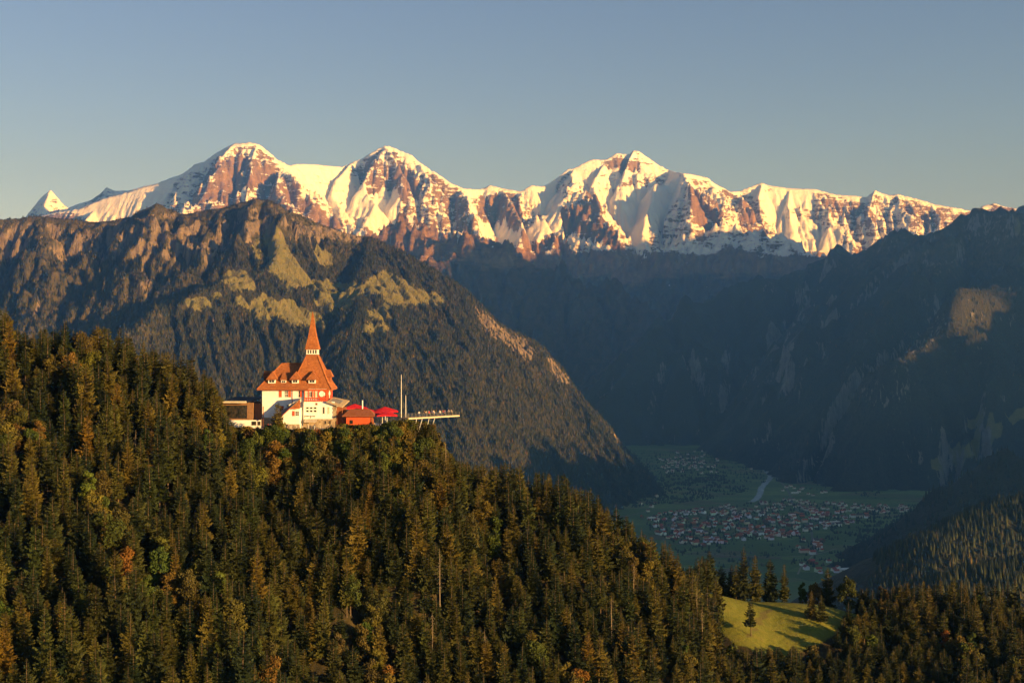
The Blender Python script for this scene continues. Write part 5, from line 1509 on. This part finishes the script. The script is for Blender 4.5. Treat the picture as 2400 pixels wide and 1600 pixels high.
ribbon('path', [(1600, 1290), (1700, 1300), (1800, 1304), (1900, 1300), (1960, 1285)], 5, M_TRACK, 0.42, 'pale farm track across the fields', 'path')
ribbon('path', [(1870, 1345), (1880, 1325), (1905, 1300), (1915, 1270)], 6, M_TRACK, 0.47, 'pale lane running to the scattered farms', 'path')

t_ = NT('house_wall'); M_HW = t_.base(t_.node('ShaderNodeObjectInfo').outputs['Color'])
t_ = NT('house_roof'); oi_ = t_.node('ShaderNodeObjectInfo'); M_HR = t_.base(t_.mix(t_.mapr(t_.noise(0.5, 3), 0.3, 0.7, 0, 0.3), oi_.outputs['Color'], (0.4, 0.4, 0.4), 'MULTIPLY'))
def house_mesh(L, Wd, H, rh, oh=0.9):
    x, y = L / 2, Wd / 2
    w = MB()
    w.prism([(-x, -y, -0.5), (-x, y, -0.5), (-x, y, H), (-x, 0, H + rh), (-x, -y, H)], (L, 0, 0))
    r = MB(); e = oh; dz = rh / y * e
    for s in (-1, 1):
        r.prism([(-x - e, s * (y + e), H - dz + 0.05), (x + e, s * (y + e), H - dz + 0.05), (x + e, 0, H + rh + 0.05), (-x - e, 0, H + rh + 0.05)], (0, 0, 0.35))
    a = w.build('wall', M_HW); b = r.build('roof', M_HR)
    ma, mb_ = a.data, b.data
    bpy.data.objects.remove(a); bpy.data.objects.remove(b)
    return ma, mb_
HM = [house_mesh(13, 10, 6.0, 3.4), house_mesh(15, 11, 7.5, 3.8), house_mesh(11, 9, 5.0, 3.0), house_mesh(19, 11, 8.5, 3.6), house_mesh(24, 13, 6.5, 3.0)]
HWALL = [((0.74, 0.72, 0.69), 'white'), ((0.60, 0.54, 0.43), 'cream'), ((0.17, 0.10, 0.06), 'brown timber'), ((0.82, 0.81, 0.79), 'bright white')]
HROOF = [((0.42, 0.10, 0.05), 'red'), ((0.28, 0.09, 0.05), 'rust brown'), ((0.44, 0.16, 0.07), 'orange'), ((0.12, 0.08, 0.065), 'dark brown'), ((0.22, 0.21, 0.21), 'grey')]
hr = np.random.default_rng(31)
MAINV = [(1512, 1238), (1520, 1210), (1600, 1196), (1690, 1186), (1770, 1178), (1850, 1170), (1950, 1176), (2040, 1184), (2040, 1210), (2000, 1226), (1900, 1246), (1840, 1262), (1720, 1272), (1640, 1290), (1590, 1275)]
hs = []
def try_add(px, py, mind, where, z=0.0):
    x, y = floor_at(px, py, z)
    for h in hs:
        if (h[0] - x) ** 2 + (h[1] - y) ** 2 < mind * mind: return False
    hs.append((x, y, z, where, px, py)); return True
n_main = 0
for k in range(9000):
    if n_main >= 360: break
    px, py = hr.uniform(1505, 2040), hr.uniform(1165, 1290)
    if not inpoly(np.array([px]), np.array([py]), MAINV)[0]: continue
    x, y = floor_at(px, py)
    if fbm(np.array([x / 130]), np.array([y / 130]), 2, 0.5, 151)[0] < -0.28 + hr.normal(0, 0.15): continue
    n_main += try_add(px, py, 19, 'in the valley village')
for k in range(26): try_add(hr.uniform(2030, 2125), hr.uniform(1183, 1202), 20, 'at the village end under the dark wood')
for k in range(16): try_add(hr.uniform(1870, 1930), hr.uniform(1265, 1300), 20, 'among scattered farms beside the lane')
for k in range(16): try_add(hr.uniform(1870, 1980), hr.uniform(1316, 1345), 22, 'beyond the meadow knoll near the farm lane')
for k in range(12): try_add(hr.uniform(1830, 1960), hr.uniform(1140, 1162), 24, 'by the road above the village')
for k in range(60): try_add(hr.normal(1605, 32), hr.normal(1086, 9), 20, 'in the farther hamlet by the gorge')
for k in range(22): try_add(hr.uniform(1560, 1770), hr.uniform(1056, 1110), 30, 'scattered around the farther hamlet')
for k in range(10): try_add(hr.uniform(1440, 1540), hr.uniform(1150, 1215), 30, 'along the upper village road')
def shownh(h): return 1.0 / h[1]
hs.sort(key=shownh, reverse=True)
stuffV = []
for i, (x, y, z, where, px, py) in enumerate(hs):
    v = int(hr.choice(5, p=[.36, .24, .26, .11, .03])); rot = 0.35 + hr.choice([0, math.pi / 2]) + hr.normal(0, 0.18)
    wi = int(hr.choice(4, p=[.42, .22, .16, .20])); ri = int(hr.choice(5, p=[.36, .25, .16, .15, .08])); k = hr.uniform(1.05, 1.5)
    if i < 298:
        o = empty('house', (x, y, z), rot); o.scale = (k, k, k)
        lab = '%s house with %s roof %s' % (HWALL[wi][1], HROOF[ri][1], where)
        if v >= 3: lab = 'large ' + lab
        tag(o, lab, 'house', lab)
        for nm, me, c in (('wall', HM[v][0], HWALL[wi][0]), ('roof', HM[v][1], HROOF[ri][0])):
            q = bpy.data.objects.new(nm, me); q.color = (*[min(1, a * hr.uniform(0.85, 1.15)) for a in c], 1); link(q, o)
    else:
        stuffV.append((x, y, z, rot, k, ri))
mbx = MB()
for (x, y, z, rot, k, ri) in stuffV:
    ca, sa = math.cos(rot) * k, math.sin(rot) * k
    def tr_(p): return (x + p[0] * ca - p[1] * sa, y + p[0] * sa + p[1] * ca, z + p[2] * k)
    L_, W_, H_, r_ = 6.5, 5, 6, 3.4
    b = [tr_(p) for p in ((-L_, -W_, -.5), (L_, -W_, -.5), (L_, W_, -.5), (-L_, W_, -.5), (-L_, -W_, H_), (L_, -W_, H_), (L_, W_, H_), (-L_, W_, H_), (-L_, 0, H_ + r_), (L_, 0, H_ + r_))]
    mbx.poly([b[0], b[1], b[5], b[4]]).poly([b[2], b[3], b[7], b[6]]).poly([b[1], b[2], b[6], b[9], b[5]]).poly([b[3], b[0], b[4], b[8], b[7]])
    mbx.poly([b[4], b[5], b[9], b[8]], 1).poly([b[6], b[7], b[8], b[9]], 1)
if stuffV:
    o = mbx.build('houses', [plain('distant_house_wall', (0.55, 0.52, 0.47), 0.9, 0.2, 0.02), plain('distant_house_roof', (0.22, 0.075, 0.05), 0.9, 0.35, 0.02)])
    tag(o, 'tiny houses of the farther hamlet at the mouth of the gorge', 'houses', kind='stuff')
# large flat halls
for (px, py, L_, W_, H_, rot, lab) in ((1985, 1338, 60, 30, 9, 0.25, 'long white flat roofed hall beyond the meadow knoll'), (2140, 1340, 46, 26, 12, 0.5, 'white flat roofed hall under the dark wood'), (1530, 1218, 40, 22, 12, 0.2, 'big white block at the near edge of the village'), (1956, 1226, 38, 18, 9, 0.3, 'white hall on the village edge beside the orchards'), (1863, 1156, 36, 14, 7, 0.3, 'long white shed by the road above the village')):
    x, y = floor_at(px, py)
    o = empty('hall', (x, y, 0), rot); tag(o, lab, 'hall')
    hw_ = MB().box(-L_ / 2, L_ / 2, -W_ / 2, W_ / 2, -0.5, H_).build('wall', M_WHITE, o)
    MB().box(-L_ / 2 - 0.6, L_ / 2 + 0.6, -W_ / 2 - 0.6, W_ / 2 + 0.6, H_, H_ + 0.5).build('roof', M_FRAME, o)
    MB().box(-L_ / 2 * 0.9, L_ / 2 * 0.9, -W_ / 2 - 0.08, -W_ / 2 + 0.02, H_ * 0.45, H_ * 0.7).build('window_band', M_GLASS, hw_)
# orchards, hedges and woods on the valley floor
tp_ = []
def wood(poly, n, thr=-1.0):
    xs_, ys_ = [p[0] for p in poly], [p[1] for p in poly]
    px = hr.uniform(min(xs_), max(xs_), n); py = hr.uniform(min(ys_), max(ys_), n)
    k = inpoly(px, py, poly); px, py = px[k], py[k]
    Y = CAMZ * F / (py - CY); X = (px - CX) / F * Y
    k = fbm(X / 110, Y / 110, 3, 0.6, 161) > thr
    for a, b in zip(X[k], Y[k]): tp_.append((a, b))
wood(MAINV, 1500)
wood([(1500, 1060), (1800, 1060), (1800, 1130), (1480, 1150), (1440, 1110)], 3200, 0.05)
wood([(1420, 1120), (1700, 1110), (1760, 1150), (1650, 1172), (1480, 1190)], 3600, 0.0)
wood([(1550, 1240), (2100, 1200), (2150, 1230), (2050, 1330), (1600, 1330)], 2600, 0.25)
wood([(2000, 1190), (2200, 1180), (2150, 1260), (2040, 1320), (1980, 1330), (2010, 1260)], 3500, 0.0)
wood([(1770, 1040), (2000, 1100), (2080, 1170), (1900, 1150), (1830, 1110)], 2200, 0.1)
ta = np.array(tp_)
ok_ = np.ones(len(ta), bool)
for h in hs:
    ok_ &= (ta[:, 0] - h[0]) ** 2 + (ta[:, 1] - h[1]) ** 2 > 100
ta = ta[ok_]
cone_field('trees', np.stack([ta[:, 0], ta[:, 1], np.zeros(len(ta))], -1), hr.uniform(6, 15, len(ta)), 41, 0.42, 'dark orchard trees and small woods across the valley floor')

# ------------------------------------------------------------------ evening haze in the air of the whole valley
hm = bpy.data.materials.new('haze_air')
hm.use_nodes = True
hn = hm.node_tree.nodes
for q in list(hn):
    if q.type == 'BSDF_PRINCIPLED': hn.remove(q)
pv = hn.new('ShaderNodeVolumePrincipled')
pv.inputs['Color'].default_value = (0.14, 0.42, 1.0, 1)
pv.inputs['Density'].default_value = 4.5e-5
pv.inputs['Absorption Color'].default_value = (1, 1, 1, 1)      # the air scatters light, it does not swallow it
pv.inputs['Anisotropy'].default_value = 0.65
hm.node_tree.links.new(pv.outputs[0], hn['Material Output'].inputs['Volume'])
hb_ = MB().box(-13000, 13000, -2000, 24000, -14, 3900).build('haze', hm)
tag(hb_, 'thin blue evening haze filling the air of the valley', 'haze', kind='stuff')
